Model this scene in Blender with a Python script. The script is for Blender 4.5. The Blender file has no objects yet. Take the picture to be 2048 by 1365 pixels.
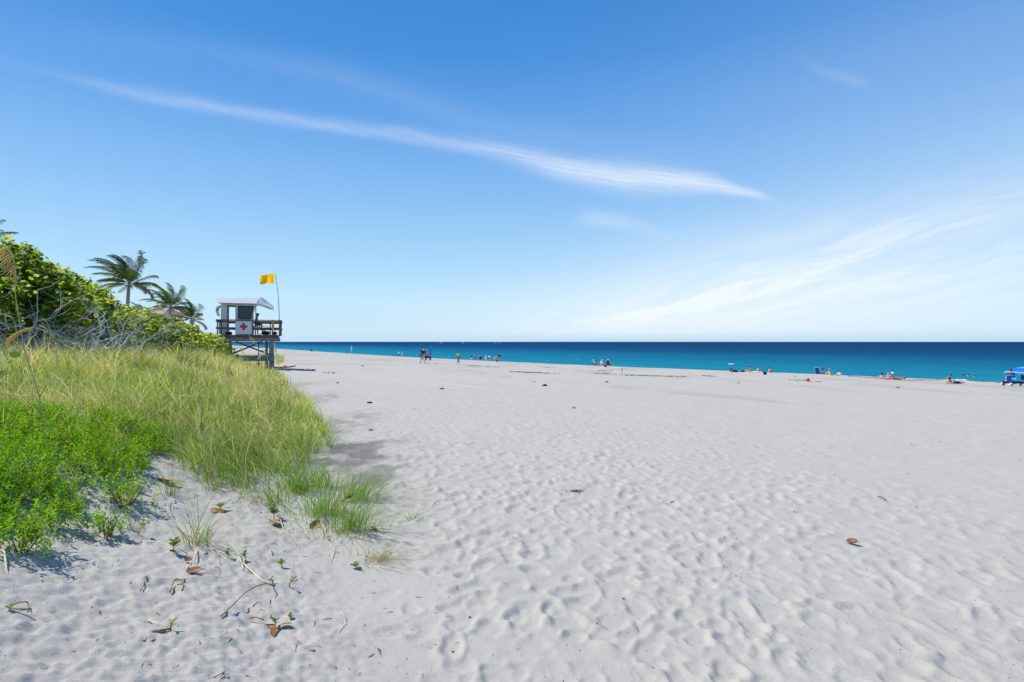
import bpy, bmesh, math, random
import numpy as np
from mathutils import Vector, Matrix, Euler

random.seed(7)
rng = np.random.default_rng(11)
SC = bpy.context.scene
COL = SC.collection
PI = math.pi
R = math.radians

# ------------------------------------------------------------------ camera constants (a level 20 mm view across the beach)
CAMZ = 1.6
F = 1138.0          # focal length in photo pixels (2048 wide)
CX, CY = 1024.0, 684.0
SEA_Z = -3.0
TU, TN = (-0.655, 0.755), (0.755, 0.655)      # along-shore and seaward directions

# ------------------------------------------------------------------ noise and terrain
def _hash(ix, iy, seed):
    h = (ix.astype(np.int64) * 374761393 + iy.astype(np.int64) * 668265263 + seed * 1442695041) & 0xFFFFFFFF
    h = ((h ^ (h >> 13)) * 1274126177) & 0xFFFFFFFF
    h = h ^ (h >> 16)
    return (h & 0xFFFFFF) / float(0xFFFFFF)
def vnoise(x, y, seed=0):
    x = np.asarray(x, float); y = np.asarray(y, float)
    ix = np.floor(x); iy = np.floor(y)
    fx = x - ix; fy = y - iy
    fx = fx * fx * (3 - 2 * fx); fy = fy * fy * (3 - 2 * fy)
    a = _hash(ix, iy, seed); b = _hash(ix + 1, iy, seed)
    c = _hash(ix, iy + 1, seed); d = _hash(ix + 1, iy + 1, seed)
    return (a * (1 - fx) + b * fx) * (1 - fy) + (c * (1 - fx) + d * fx) * fy * 1.0 - 0.0
def fbm(x, y, seed=0, octs=4):
    s = 0; amp = 1; tot = 0
    for o in range(octs):
        s = s + amp * vnoise(x * 2 ** o + 17.3 * o, y * 2 ** o - 9.1 * o, seed + o); tot += amp; amp *= .5
    return s / tot
def ss(t):
    t = np.clip(t, 0, 1); return t * t * (3 - 2 * t)

CREST_A = [-400, -60, 8, 23, 36, 51, 78, 121, 163, 290, 500, 900, 4000]
CREST_B = [40, 62.5, 65.3, 66.4, 65.6, 64.8, 65.5, 69.3, 76.3, 98.4, 140, 215, 830]
TOE_A = [-400, -10, 0, 4, 8.6, 23.5, 42, 100, 200, 500, 4000]
TOE_B = [-60, -2.0, 0.9, 2.15, 3.7, 8.0, 12.6, 26, 49, 105, 700]

def ab(x, y):
    return TU[0] * x + TU[1] * y, TN[0] * x + TN[1] * y
def ground(x, y):
    """large-scale sand height"""
    x = np.asarray(x, float); y = np.asarray(y, float)
    a, b = ab(x, y)
    wob = 1.1 * (vnoise(a / 9., b * 0 + 3.3, 5) - .5) + .5 * (vnoise(a / 3.1, b * 0 + 8.3, 6) - .5)
    c = np.interp(a, CREST_A, CREST_B) - b
    z = -1.9 + 0.0292 * np.minimum(c, 67)
    k = 1.2
    z = z - 0.15 * np.log1p(np.exp(np.clip(-c * k, -40, 40))) / k
    z = np.maximum(z, -9)
    t = np.interp(a, TOE_A, TOE_B) - b + wob * ss((a - 2) / 6)
    w = np.interp(a, [0, 6, 15], [6.0, 5.0, 3.5])
    dune = 0.92 * ss(t / w)
    lump = ss((t + .4) / 1.6)
    z = z + dune * (0.92 + .16 * vnoise(x / 3.1, y / 3.1, 3))
    z = z + lump * (0.11 * (fbm(x / .95, y / .95, 21, 2) - .5) + 0.05 * (vnoise(x / .33, y / .33, 9) - .5))
    z = z + 0.05 * (fbm(x / 6.0, y / 6.0, 31, 2) - .5) * (1 - lump)
    return z
def gz(x, y):
    return float(ground(np.array([x]), np.array([y]))[0])
def toe_t(x, y):
    a, b = ab(x, y)
    return np.interp(a, TOE_A, TOE_B) - b
_D = np.concatenate([np.arange(1.2, 12, .02), np.arange(12, 60, .1), np.arange(60, 420, .5)])
def at(px, py, lift=0.0):
    """where the ray through a photo pixel meets the sand"""
    u = (px - CX) / F; w = (CY - py) / F
    X = u * _D; Z = CAMZ + w * _D
    g = ground(X, _D) + lift
    k = np.nonzero(Z <= g)[0]
    i = k[0] if len(k) else len(_D) - 1
    return Vector((X[i], _D[i], g[i] - lift))
def at_sea(px, py):
    d = (CAMZ - SEA_Z) * F / (py - CY)
    return Vector(((px - CX) / F * d, d, SEA_Z))
def by_top(px, ytop, h, dmin=30, dmax=400):
    """position on the sand at which something h metres tall reaches a photo row"""
    u = (px - CX) / F
    D = np.arange(dmin, dmax, .25)
    g = ground(u * D, D)
    y = CY - (g + h - CAMZ) / D * F
    a, b = ab(u * D, D)
    c = np.interp(a, CREST_A, CREST_B) - b
    err = np.abs(y - ytop) + np.where((c < -6) | (c > 14), 50, 0)
    i = int(np.argmin(err))
    return Vector((u * D[i], D[i], g[i]))
def dep(px, py, d):
    return Vector(((px - CX) / F * d, d, CAMZ + (CY - py) / F * d))

# ------------------------------------------------------------------ materials
def new_mat(name):
    m = bpy.data.materials.new(name); m.use_nodes = True
    nt = m.node_tree; p = nt.nodes['Principled BSDF']
    return m, nt, p
def mat(name, col, rough=.6, spec=.3, var=.12, scale=6., bump=0., bscale=40., metal=0., dark=None):
    m, nt, p = new_mat(name)
    n = nt.nodes.new('ShaderNodeTexNoise'); n.inputs['Scale'].default_value = scale; n.inputs['Detail'].default_value = 5
    tc = nt.nodes.new('ShaderNodeTexCoord'); nt.links.new(tc.outputs['Object'], n.inputs['Vector'])
    cr = nt.nodes.new('ShaderNodeValToRGB'); nt.links.new(n.outputs['Fac'], cr.inputs['Fac'])
    lo = dark or [c * (1 - var) for c in col]; hi = [min(1, c * (1 + var)) for c in col]
    cr.color_ramp.elements[0].position = .3; cr.color_ramp.elements[1].position = .7
    cr.color_ramp.elements[0].color = (*lo, 1); cr.color_ramp.elements[1].color = (*hi, 1)
    nt.links.new(cr.outputs['Color'], p.inputs['Base Color'])
    p.inputs['Roughness'].default_value = rough; p.inputs['Specular IOR Level'].default_value = spec
    p.inputs['Metallic'].default_value = metal
    if bump:
        n2 = nt.nodes.new('ShaderNodeTexNoise'); n2.inputs['Scale'].default_value = bscale
        nt.links.new(tc.outputs['Object'], n2.inputs['Vector'])
        b = nt.nodes.new('ShaderNodeBump'); b.inputs['Strength'].default_value = bump; b.inputs['Distance'].default_value = .01
        nt.links.new(n2.outputs['Fac'], b.inputs['Height']); nt.links.new(b.outputs['Normal'], p.inputs['Normal'])
    return m
def wood_mat(name, c1, c2):
    m, nt, p = new_mat(name)
    tc = nt.nodes.new('ShaderNodeTexCoord')
    mp = nt.nodes.new('ShaderNodeMapping'); mp.inputs['Scale'].default_value = (1.2, 14, 9)
    n = nt.nodes.new('ShaderNodeTexNoise'); n.inputs['Scale'].default_value = 2.2; n.inputs['Detail'].default_value = 7
    cr = nt.nodes.new('ShaderNodeValToRGB')
    cr.color_ramp.elements[0].position = .32; cr.color_ramp.elements[1].position = .68
    cr.color_ramp.elements[0].color = (*c1, 1); cr.color_ramp.elements[1].color = (*c2, 1)
    b = nt.nodes.new('ShaderNodeBump'); b.inputs['Strength'].default_value = .4; b.inputs['Distance'].default_value = .01
    nt.links.new(tc.outputs['Object'], mp.inputs['Vector']); nt.links.new(mp.outputs['Vector'], n.inputs['Vector'])
    nt.links.new(n.outputs['Fac'], cr.inputs['Fac']); nt.links.new(cr.outputs['Color'], p.inputs['Base Color'])
    nt.links.new(n.outputs['Fac'], b.inputs['Height']); nt.links.new(b.outputs['Normal'], p.inputs['Normal'])
    p.inputs['Roughness'].default_value = .85; p.inputs['Specular IOR Level'].default_value = .15
    return m
def leaf_mat(name, trans=.35, rough=.5, spec=.25, sat=1.0):
    """per-leaf colour comes from the mesh attribute Col"""
    m, nt, p = new_mat(name)
    at_ = nt.nodes.new('ShaderNodeAttribute'); at_.attribute_name = 'Col'
    p.inputs['Roughness'].default_value = rough; p.inputs['Specular IOR Level'].default_value = spec
    tr = nt.nodes.new('ShaderNodeBsdfTranslucent')
    hs = nt.nodes.new('ShaderNodeHueSaturation'); hs.inputs['Value'].default_value = 1.5; hs.inputs['Saturation'].default_value = 1.1
    hs.inputs['Hue'].default_value = .49
    mx = nt.nodes.new('ShaderNodeMixShader'); mx.inputs['Fac'].default_value = trans
    nt.links.new(at_.outputs['Color'], p.inputs['Base Color']); nt.links.new(at_.outputs['Color'], hs.inputs['Color'])
    nt.links.new(hs.outputs['Color'], tr.inputs['Color'])
    nt.links.new(p.outputs['BSDF'], mx.inputs[1]); nt.links.new(tr.outputs['BSDF'], mx.inputs[2])
    nt.links.new(mx.outputs['Shader'], nt.nodes['Material Output'].inputs['Surface'])
    return m

M = {}
M['grass'] = leaf_mat('grass_blade', .42, .6, .06)
M['leaf'] = leaf_mat('sea_grape_leaf', .48, .55, .15)
M['creeper'] = leaf_mat('creeper_leaf', .40, .6, .08)
M['palm'] = leaf_mat('palm_leaflet', .2, .6, .08)
M['chip'] = leaf_mat('dry_scrap', .05, .8, .1)
M['bark'] = mat('grey_bark', (.66, .64, .61), .9, .1, .22, 9, .5, 60)
M['palm_trunk'] = mat('palm_trunk', (.27, .25, .23), .9, .1, .3, 5, .6, 25)
M['twig'] = mat('dry_twig', (.33, .22, .12), .8, .15, .3, 20)
M['redstem'] = mat('reddish_stem', (.28, .12, .07), .7, .2, .3, 20)
M['wood_grey'] = wood_mat('weathered_grey_timber', (.16, .155, .155), (.33, .32, .31))
M['wood_brown'] = wood_mat('dark_brown_timber', (.10, .064, .045), (.235, .155, .11))
M['wood_red'] = wood_mat('reddish_brown_timber', (.13, .062, .042), (.28, .145, .095))
M['white'] = mat('white_fibreglass', (.86, .86, .85), .35, .4, .03, 3)
M['white_wall'] = mat('white_cabin_wall', (.68, .68, .67), .5, .3, .12, 2.2)
M['signwhite'] = mat('white_sign_board', (.74, .74, .76), .5, .3, .03, 3)
M['red'] = mat('red_paint', (.60, .03, .03), .45, .35, .08)
M['redplastic'] = mat('red_plastic', (.65, .04, .03), .35, .4, .08)
M['orange'] = mat('orange_paint', (.75, .16, .05), .5, .3, .08)
M['black'] = mat('black_rubber', (.02, .02, .022), .6, .3, .2)
M['steel'] = mat('grey_metal', (.45, .46, .48), .35, .5, .08, 5, 0, 40, .6)
M['alu'] = mat('pale_aluminium', (.70, .71, .72), .35, .5, .05, 5, 0, 40, .3)
M['bluecloth'] = mat('blue_cloth', (.03, .07, .28), .8, .2, .15)
M['navycloth'] = mat('navy_cloth', (.02, .04, .11), .8, .2, .15)
M['bluebright'] = mat('bright_blue_cloth', (.03, .10, .58), .7, .2, .08)
M['cyan'] = mat('turquoise_cloth', (.05, .42, .62), .7, .2, .08)
M['tealcloth'] = mat('dark_teal_cloth', (.02, .06, .075), .8, .2, .15)
M['whitecloth'] = mat('white_cloth', (.78, .78, .76), .85, .1, .06)
M['greencloth'] = mat('green_cloth', (.10, .50, .15), .85, .1, .1)
M['pinkcloth'] = mat('pink_cloth', (.65, .30, .30), .85, .1, .1)
M['yellowcloth'] = mat('yellow_green_cloth', (.55, .58, .10), .85, .1, .1)
M['olivecloth'] = mat('dark_olive_cloth', (.10, .14, .04), .85, .1, .1)
M['greycloth'] = mat('grey_cloth', (.25, .26, .28), .85, .1, .15)
M['skyblue'] = mat('grey_blue_cloth', (.20, .32, .48), .85, .1, .1)
M['blackcloth'] = mat('black_cloth', (.02, .02, .025), .85, .1, .2)
M['redcloth'] = mat('red_cloth', (.50, .04, .05), .85, .1, .1)
M['skin'] = mat('tanned_skin', (.46, .25, .16), .5, .35, .06)
M['skin2'] = mat('pale_skin', (.60, .38, .27), .5, .35, .06)
M['skin3'] = mat('brown_skin', (.22, .11, .07), .5, .35, .06)
M['hair'] = mat('dark_hair', (.025, .018, .014), .5, .35, .25, 30)
M['hairbrown'] = mat('brown_hair', (.12, .07, .04), .5, .35, .25, 30)
M['hairgrey'] = mat('grey_hair', (.45, .43, .41), .5, .35, .2, 30)
M['tanroof'] = mat('tan_roof', (.42, .32, .22), .8, .15, .12, 2)
M['stucco'] = mat('pale_stucco', (.62, .56, .46), .85, .1, .06, 3)
M['kelp'] = mat('dry_seaweed', (.09, .065, .045), .85, .1, .35, 12)
M['oatstem'] = mat('pale_green_stem', (.46, .47, .20), .6, .2, .2, 8)
M['oatgold'] = mat('golden_seed', (.66, .48, .16), .7, .15, .25, 25)
M['oatpale'] = mat('straw_seed', (.66, .60, .34), .7, .15, .2, 25)

# ------------------------------------------------------------------ object helpers
def tag(o, label=None, cat=None, group=None, kind=None):
    if label: o['label'] = label
    if cat: o['category'] = cat
    if group: o['group'] = group
    if kind: o['kind'] = kind
    return o
def empty(name, loc, rz=0., label=None, cat=None, group=None):
    o = bpy.data.objects.new(name, None); COL.objects.link(o)
    o.empty_display_size = .1
    o.location = loc; o.rotation_euler = (0, 0, rz)
    return tag(o, label, cat, group)
def link_mesh(name, me, mats, parent=None):
    o = bpy.data.objects.new(name, me); COL.objects.link(o)
    for m in (mats if isinstance(mats, (list, tuple)) else [mats]): me.materials.append(m)
    if parent is not None: o.parent = parent
    return o
def np_mesh(name, V, faces_list, mats, parent=None, col=None, smooth=False):
    """V (N,3); faces_list = list of (k-sided) int arrays; col (N,3)"""
    me = bpy.data.meshes.new(name)
    V = np.ascontiguousarray(V, dtype=np.float32)
    me.vertices.add(len(V)); me.vertices.foreach_set('co', V.ravel())
    loops = np.concatenate([f.ravel() for f in faces_list]).astype(np.int32)
    counts = np.concatenate([np.full(len(f), f.shape[1], np.int32) for f in faces_list])
    starts = np.concatenate([[0], np.cumsum(counts)[:-1]]).astype(np.int32)
    me.loops.add(len(loops)); me.loops.foreach_set('vertex_index', loops)
    me.polygons.add(len(counts)); me.polygons.foreach_set('loop_start', starts)
    try: me.polygons.foreach_set('loop_total', counts)
    except Exception: pass
    me.polygons.foreach_set('use_smooth', np.full(len(counts), smooth))
    me.update(calc_edges=True)
    if col is not None:
        a = me.attributes.new('Col', 'FLOAT_COLOR', 'POINT')
        c = np.ones((len(V), 4), np.float32); c[:, :3] = col
        a.data.foreach_set('color', c.ravel())
    return link_mesh(name, me, mats, parent)

class MB:
    """collects small shapes and links them as ONE mesh object"""
    def __init__(s): s.v = []; s.f = []; s.m = []; s.sm = []
    def add(s, vs, fs, mi=0, smooth=False):
        o = len(s.v); s.v += [tuple(v) for v in vs]
        for f in fs: s.f.append(tuple(i + o for i in f)); s.m.append(mi); s.sm.append(smooth)
        return s
    def box(s, c, size, rot=None, mi=0, bev=None):
        x, y, z = [q / 2 for q in size]
        b = bev if bev is not None else min(.012, min(size) * .12)
        bm = bmesh.new(); bmesh.ops.create_cube(bm, size=1)
        bmesh.ops.scale(bm, vec=size, verts=bm.verts)
        if b > 0: bmesh.ops.bevel(bm, geom=bm.edges[:], offset=b, segments=1, affect='EDGES')
        mt = Matrix.Translation(c) @ ((rot.to_4x4() if rot else Matrix.Identity(4)))
        bm.transform(mt); bm.verts.index_update()
        s.add([v.co for v in bm.verts], [[v.index for v in f.verts] for f in bm.faces], mi); bm.free(); return s
    def bar(s, p, q, w, h=None, mi=0, roll=0):
        p, q = Vector(p), Vector(q); d = q - p
        rot = d.to_track_quat('X', 'Z').to_matrix() @ Matrix.Rotation(roll, 3, 'X')
        return s.box((p + q) / 2, (d.length, w, h or w), rot, mi)
    def tube(s, pts, rad, n=6, mi=0, caps=True, smooth=True):
        pts = [Vector(p) for p in pts]; k = len(pts)
        rad = list(rad) if hasattr(rad, '__len__') else [rad] * k
        ref = Vector((.31, .22, .93)); vs = []
        for i in range(k):
            d = (pts[min(i + 1, k - 1)] - pts[max(i - 1, 0)])
            d = d.normalized() if d.length > 1e-9 else Vector((0, 0, 1))
            a = d.cross(ref)
            if a.length < .05: a = d.cross(Vector((1, 0, 0)))
            a.normalize(); b = d.cross(a)
            for j in range(n):
                t = 2 * PI * j / n
                vs.append(pts[i] + (a * math.cos(t) + b * math.sin(t)) * rad[i])
        fs = [(i * n + j, i * n + (j + 1) % n, (i + 1) * n + (j + 1) % n, (i + 1) * n + j) for i in range(k - 1) for j in range(n)]
        if caps: fs += [tuple(range(n - 1, -1, -1)), tuple((k - 1) * n + j for j in range(n))]
        return s.add(vs, fs, mi, smooth)
    def ball(s, c, r, n=10, m=7, mi=0, rot=None, zmin=-1., jit=0.):
        r = r if hasattr(r, '__len__') else (r, r, r); vs = []; fs = []
        for i in range(m + 1):
            ph = -PI / 2 + PI * i / m; z = max(math.sin(ph), zmin); cr = math.cos(ph) if math.sin(ph) >= zmin else math.sqrt(max(0, 1 - zmin * zmin))
            for j in range(n):
                t = 2 * PI * j / n; k = 1 + random.uniform(-jit, jit)
                v = Vector((r[0] * cr * math.cos(t) * k, r[1] * cr * math.sin(t) * k, r[2] * z * k))
                if rot: v = rot @ v
                vs.append(Vector(c) + v)
        for i in range(m):
            for j in range(n): fs.append((i * n + j, i * n + (j + 1) % n, (i + 1) * n + (j + 1) % n, (i + 1) * n + j))
        return s.add(vs, fs, mi, True)
    def prism(s, poly, y0, y1, mi=0):
        """polygon in (x,z) extruded along y"""
        n = len(poly)
        vs = [(p[0], y0, p[1]) for p in poly] + [(p[0], y1, p[1]) for p in poly]
        fs = [tuple(range(n)), tuple(range(2 * n - 1, n - 1, -1))] + [(i, n + i, n + (i + 1) % n, (i + 1) % n) for i in range(n)]
        return s.add(vs, fs, mi)
    def build(s, name, mats, parent=None):
        me = bpy.data.meshes.new(name); me.from_pydata(s.v, [], s.f)
        me.polygons.foreach_set('material_index', s.m); me.polygons.foreach_set('use_smooth', s.sm)
        bm = bmesh.new(); bm.from_mesh(me)
        bmesh.ops.remove_doubles(bm, verts=bm.verts, dist=1e-6)
        bmesh.ops.recalc_face_normals(bm, faces=bm.faces); bm.to_mesh(me); bm.free()
        return link_mesh(name, me, mats, parent)
# tuning values
SKY_HUE, SKY_SAT, SKY_VAL, SKY_GAM = .5, 1.0, 1.0, 1.0
SKY_MIX = .90
SKY_RAMP = [(0., (.52, .735, .93)), (.03, (.53, .765, .955)), (.07, (.51, .775, .97)), (.13, (.40, .68, .96)), (.24, (.255, .53, .91)), (.36, (.135, .385, .83)), (.50, (.052, .275, .72)), (.75, (.025, .19, .58)), (1., (.02, .15, .48))]
CLOUD_COL = (7.2, 7.5, 7.8)
EXPOSURE = 0.42
SEA_RAMP = [(0, (.012, .225, .285)), (.10, (.009, .190, .275)), (.24, (.006, .130, .225)), (.40, (.004, .066, .155)), (.62, (.003, .050, .130)), (1, (.004, .038, .115))]
# ================================================================== light, sky, camera
SUN_AZ = (-0.96, 0.27); SUN_EL = R(52)
n_ = math.hypot(*SUN_AZ)
sdir = Vector((SUN_AZ[0] / n_ * math.cos(SUN_EL), SUN_AZ[1] / n_ * math.cos(SUN_EL), math.sin(SUN_EL)))
sl = bpy.data.lights.new('sun', 'SUN'); sl.energy = 4.0; sl.angle = R(.53); sl.color = (1, .965, .91)
so = bpy.data.objects.new('sun', sl); COL.objects.link(so)
so.rotation_euler = (-sdir).to_track_quat('-Z', 'Y').to_euler(); so.location = (0, 0, 30)

W = bpy.data.worlds.new('World'); SC.world = W; W.use_nodes = True
nt = W.node_tree; nt.nodes.clear()
class NT:
    def __init__(s, nt): s.t = nt
    def n(s, typ, **kw):
        q = s.t.nodes.new(typ)
        for k, v in kw.items(): setattr(q, k, v)
        return q
    def put(s, sock, v):
        if hasattr(v, 'is_output'): s.t.links.new(v, sock)
        else: sock.default_value = v
    def m(s, op, a, b=0., c=None, clamp=False):
        q = s.n('ShaderNodeMath', operation=op); q.use_clamp = clamp
        s.put(q.inputs[0], a); s.put(q.inputs[1], b)
        if c is not None: s.put(q.inputs[2], c)
        return q.outputs[0]
    def rng(s, v, a, b, c=0., d=1., smooth=True):
        q = s.n('ShaderNodeMapRange', interpolation_type='SMOOTHSTEP' if smooth else 'LINEAR')
        s.put(q.inputs[0], v)
        for i, t in enumerate((a, b, c, d)): q.inputs[1 + i].default_value = t
        return q.outputs[0]
    def xyz(s, x, y, z):
        q = s.n('ShaderNodeCombineXYZ')
        for i, t in enumerate((x, y, z)): s.put(q.inputs[i], t)
        return q.outputs[0]
    def noise(s, vec, scale, detail=4., rough=.5, dist=0.):
        q = s.n('ShaderNodeTexNoise'); s.put(q.inputs['Vector'], vec); q.inputs['Scale'].default_value = scale
        q.inputs['Detail'].default_value = detail; q.inputs['Roughness'].default_value = rough; q.inputs['Distortion'].default_value = dist
        return q.outputs['Fac']
    def curve(s, v, pts):
        q = s.n('ShaderNodeFloatCurve'); cu = q.mapping.curves[0]
        while len(cu.points) < len(pts): cu.points.new(.5, .5)
        for p, (x, y) in zip(cu.points, pts): p.location = (x, y); p.handle_type = 'AUTO'
        q.mapping.update(); s.put(q.inputs['Value'], v); return q.outputs[0]
    def mix(s, f, a, b, mode='MIX'):
        q = s.n('ShaderNodeMix', data_type='RGBA', blend_type=mode)
        s.put(q.inputs[0], f); s.put(q.inputs[6], a); s.put(q.inputs[7], b); return q.outputs[2]
w = NT(nt)
sky = w.n('ShaderNodeTexSky', sky_type='NISHITA'); sky.sun_disc = False
sky.sun_elevation = SUN_EL; sky.sun_rotation = math.atan2(sdir.x, sdir.y)
sky.altitude = 0; sky.air_density = 1.0; sky.dust_density = .35; sky.ozone_density = 2.2
tc = w.n('ShaderNodeTexCoord'); sp = w.n('ShaderNodeSeparateXYZ'); nt.links.new(tc.outputs['Generated'], sp.inputs[0])
X, Y, Z = sp.outputs
az = w.m('ARCTAN2', X, Y)                                   # azimuth from the view along the beach
hz = w.m('SQRT', w.m('ADD', w.m('MULTIPLY', X, X), w.m('MULTIPLY', Y, Y)))
el = w.m('DIVIDE', Z, w.m('MAXIMUM', hz, .001))             # tangent of elevation
AZ0, AZ1 = -.9, .9
def azel(px, py):
    u = (px - CX) / F; a = math.atan(u); return a, (CY - py) / F * math.cos(a)
azn = w.rng(az, AZ0, AZ1, 0, 1, False)
def streak(path, wid, inten, seed, stretch=26., fib=9.):
    """a long thin cirrus band along a path on the sky: path centre, half width and strength along its azimuth"""
    cen = w.curve(azn, [((azel(*p)[0] - AZ0) / (AZ1 - AZ0), azel(*p)[1]) for p in path])
    wd = w.curve(azn, [((azel(p[0], 300)[0] - AZ0) / (AZ1 - AZ0), p[1] * 20 / F) for p in wid])
    it = w.curve(azn, [((azel(p[0], 300)[0] - AZ0) / (AZ1 - AZ0), p[1]) for p in inten])
    wd = w.m('DIVIDE', wd, 20.)
    sl_ = -.21
    warp = w.m('MULTIPLY', w.m('SUBTRACT', w.noise(w.xyz(w.m('MULTIPLY', az, 3.), w.m('MULTIPLY', el, 8.), seed), 2.2, 3), .5), .022)
    t = w.m('ADD', w.m('SUBTRACT', el, cen), warp)
    q = w.m('DIVIDE', t, w.m('MAXIMUM', wd, .0005))
    prof = w.m('POWER', 2.718, w.m('MULTIPLY', w.m('MULTIPLY', q, q), -1.0))
    fibre = w.noise(w.xyz(w.m('MULTIPLY', az, fib), w.m('MULTIPLY', w.m('SUBTRACT', el, w.m('MULTIPLY', az, sl_)), fib * stretch), seed + 4.), 1., 6, .6, .3)
    fibre = w.rng(fibre, .15, .75, .45, 1.)
    return w.m('MULTIPLY', w.m('MULTIPLY', prof, w.m('MAXIMUM', it, 0.)), fibre)
st1 = streak([(-60, 100), (100, 140), (250, 180), (420, 214), (600, 242), (780, 266), (1000, 305), (1200, 348), (1380, 366), (1480, 380), (1540, 398), (1700, 470)],
             [(-60, 7), (150, 8), (420, 13), (700, 12), (900, 15), (1150, 22), (1300, 24), (1450, 12), (1540, 8), (1700, 6)],
             [(-60, .0), (110, .08), (300, .24), (560, .32), (800, .33), (1000, .46), (1250, .80), (1420, .72), (1520, .45), (1560, .05), (1700, 0)], 3.)
st2 = streak([(-60, 60), (400, 100), (700, 160), (1000, 255), (1300, 300), (1700, 350)],
             [(-60, 18), (400, 22), (700, 26), (1000, 30), (1300, 30), (1700, 20)],
             [(-60, .0), (420, .05), (700, .09), (950, .08), (1250, .05), (1450, .0), (1700, 0)], 9.)
st3 = streak([(1000, 470), (1160, 436), (1260, 444), (1400, 480), (1500, 420)],
             [(1000, 8), (1160, 14), (1260, 14), (1400, 10), (1500, 8)],
             [(1000, 0), (1130, .0), (1200, .28), (1270, .20), (1400, .02), (1500, 0)], 15.)
st4 = streak([(1000, 0), (1500, 5), (1620, 128), (1700, 158), (1800, 190)],
             [(1000, 8), (1500, 10), (1640, 9), (1700, 10), (1800, 12)],
             [(1000, 0), (1560, .0), (1650, .09), (1700, .12), (1760, .0), (1900, 0)], 21.)
# broad veil of cirrus low over the sea
ca, sa = math.cos(R(13)), math.sin(R(13))
def veil(px, py, lx, ly, rot, amt):
    a0, e0 = azel(px, py); c, s_ = math.cos(R(rot)), math.sin(R(rot))
    da = w.m('SUBTRACT', az, a0); de = w.m('SUBTRACT', el, e0)
    p = w.m('DIVIDE', w.m('ADD', w.m('MULTIPLY', da, c), w.m('MULTIPLY', de, s_)), lx)
    q = w.m('DIVIDE', w.m('SUBTRACT', w.m('MULTIPLY', de, c), w.m('MULTIPLY', da, s_)), ly)
    r2 = w.m('ADD', w.m('MULTIPLY', p, p), w.m('MULTIPLY', q, q))
    return w.m('MULTIPLY', w.m('POWER', 2.718, w.m('MULTIPLY', r2, -1.)), amt)
va = w.m('ADD', w.m('MULTIPLY', az, ca), w.m('MULTIPLY', el, sa)); vb = w.m('SUBTRACT', w.m('MULTIPLY', el, ca), w.m('MULTIPLY', az, sa))
wob = w.m('MULTIPLY', w.m('SUBTRACT', w.noise(w.xyz(w.m('MULTIPLY', az, 3.), w.m('MULTIPLY', el, 6.), 2.), 1.4, 3), .5), .05)
vn = w.noise(w.xyz(w.m('MULTIPLY', va, 2.6), w.m('MULTIPLY', w.m('ADD', vb, wob), 24.), 1.7), 1.5, 8, .66, .6)
vn2 = w.noise(w.xyz(w.m('MULTIPLY', va, 9.), w.m('MULTIPLY', w.m('ADD', vb, wob), 60.), 7.7), 1.2, 6, .6, .3)
vtex = w.rng(w.m('ADD', w.m('MULTIPLY', vn, .72), w.m('MULTIPLY', vn2, .28)), .36, .70, .02, 1.)
mask = w.m('ADD', veil(1560, 545, .34, .07, 12, .32), w.m('ADD', veil(1370, 612, .27, .026, 8, .62), w.m('ADD', veil(1960, 430, .20, .04, 18, .18), veil(1850, 545, .20, .05, 0, .35))))
cir = w.m('MULTIPLY', mask, vtex)
soft = w.m('ADD', veil(1500, 570, .46, .10, 10, .44), w.m('ADD', veil(1750, 640, .6, .05, 0, .30), veil(2000, 150, .45, .22, 0, .13)))
cl = w.m('ADD', w.m('ADD', w.m('ADD', st1, st2), w.m('ADD', st3, st4)), w.m('ADD', cir, soft), None, True)
cl = w.m('MULTIPLY', cl, w.rng(Z, .001, .02, 0., 1.))
# grade the clear sky: deeper blue overhead, paler toward the sea
rmp = w.n('ShaderNodeValToRGB'); e = rmp.color_ramp.elements
e[0].position, e[0].color = SKY_RAMP[0][0], (*SKY_RAMP[0][1], 1); e[1].position, e[1].color = SKY_RAMP[-1][0], (*SKY_RAMP[-1][1], 1)
for pos, c in SKY_RAMP[1:-1]:
    x = e.new(pos); x.color = (*c, 1)
nt.links.new(el, rmp.inputs['Fac'])
tint = w.mix(1., rmp.outputs[0], (7.7, 7.7, 7.7, 1), 'MULTIPLY')
c1 = w.mix(SKY_MIX, sky.outputs[0], tint)
c2 = w.mix(w.m('MULTIPLY', cl, .82), c1, (*CLOUD_COL, 1))
bg = w.n('ShaderNodeBackground'); bg.inputs['Strength'].default_value = .10
nt.links.new(c2, bg.inputs['Color'])
wo = w.n('ShaderNodeOutputWorld'); nt.links.new(bg.outputs[0], wo.inputs[0])

cam = bpy.data.cameras.new('camera'); co = bpy.data.objects.new('camera', cam); COL.objects.link(co)
cam.sensor_width = 36; cam.lens = 36 * F / 2048; cam.clip_start = .05; cam.clip_end = 80000
cam.shift_y = (CY - 682.5) / 2048
co.location = (0, 0, CAMZ); co.rotation_euler = (PI / 2, 0, 0)
SC.camera = co
SC.render.engine = 'CYCLES'
SC.view_settings.view_transform = 'Standard'; SC.view_settings.look = 'None'
SC.view_settings.exposure = EXPOSURE; SC.view_settings.gamma = 1
SC.cycles.max_bounces = 6; SC.cycles.transparent_max_bounces = 6; SC.cycles.diffuse_bounces = 3

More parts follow.
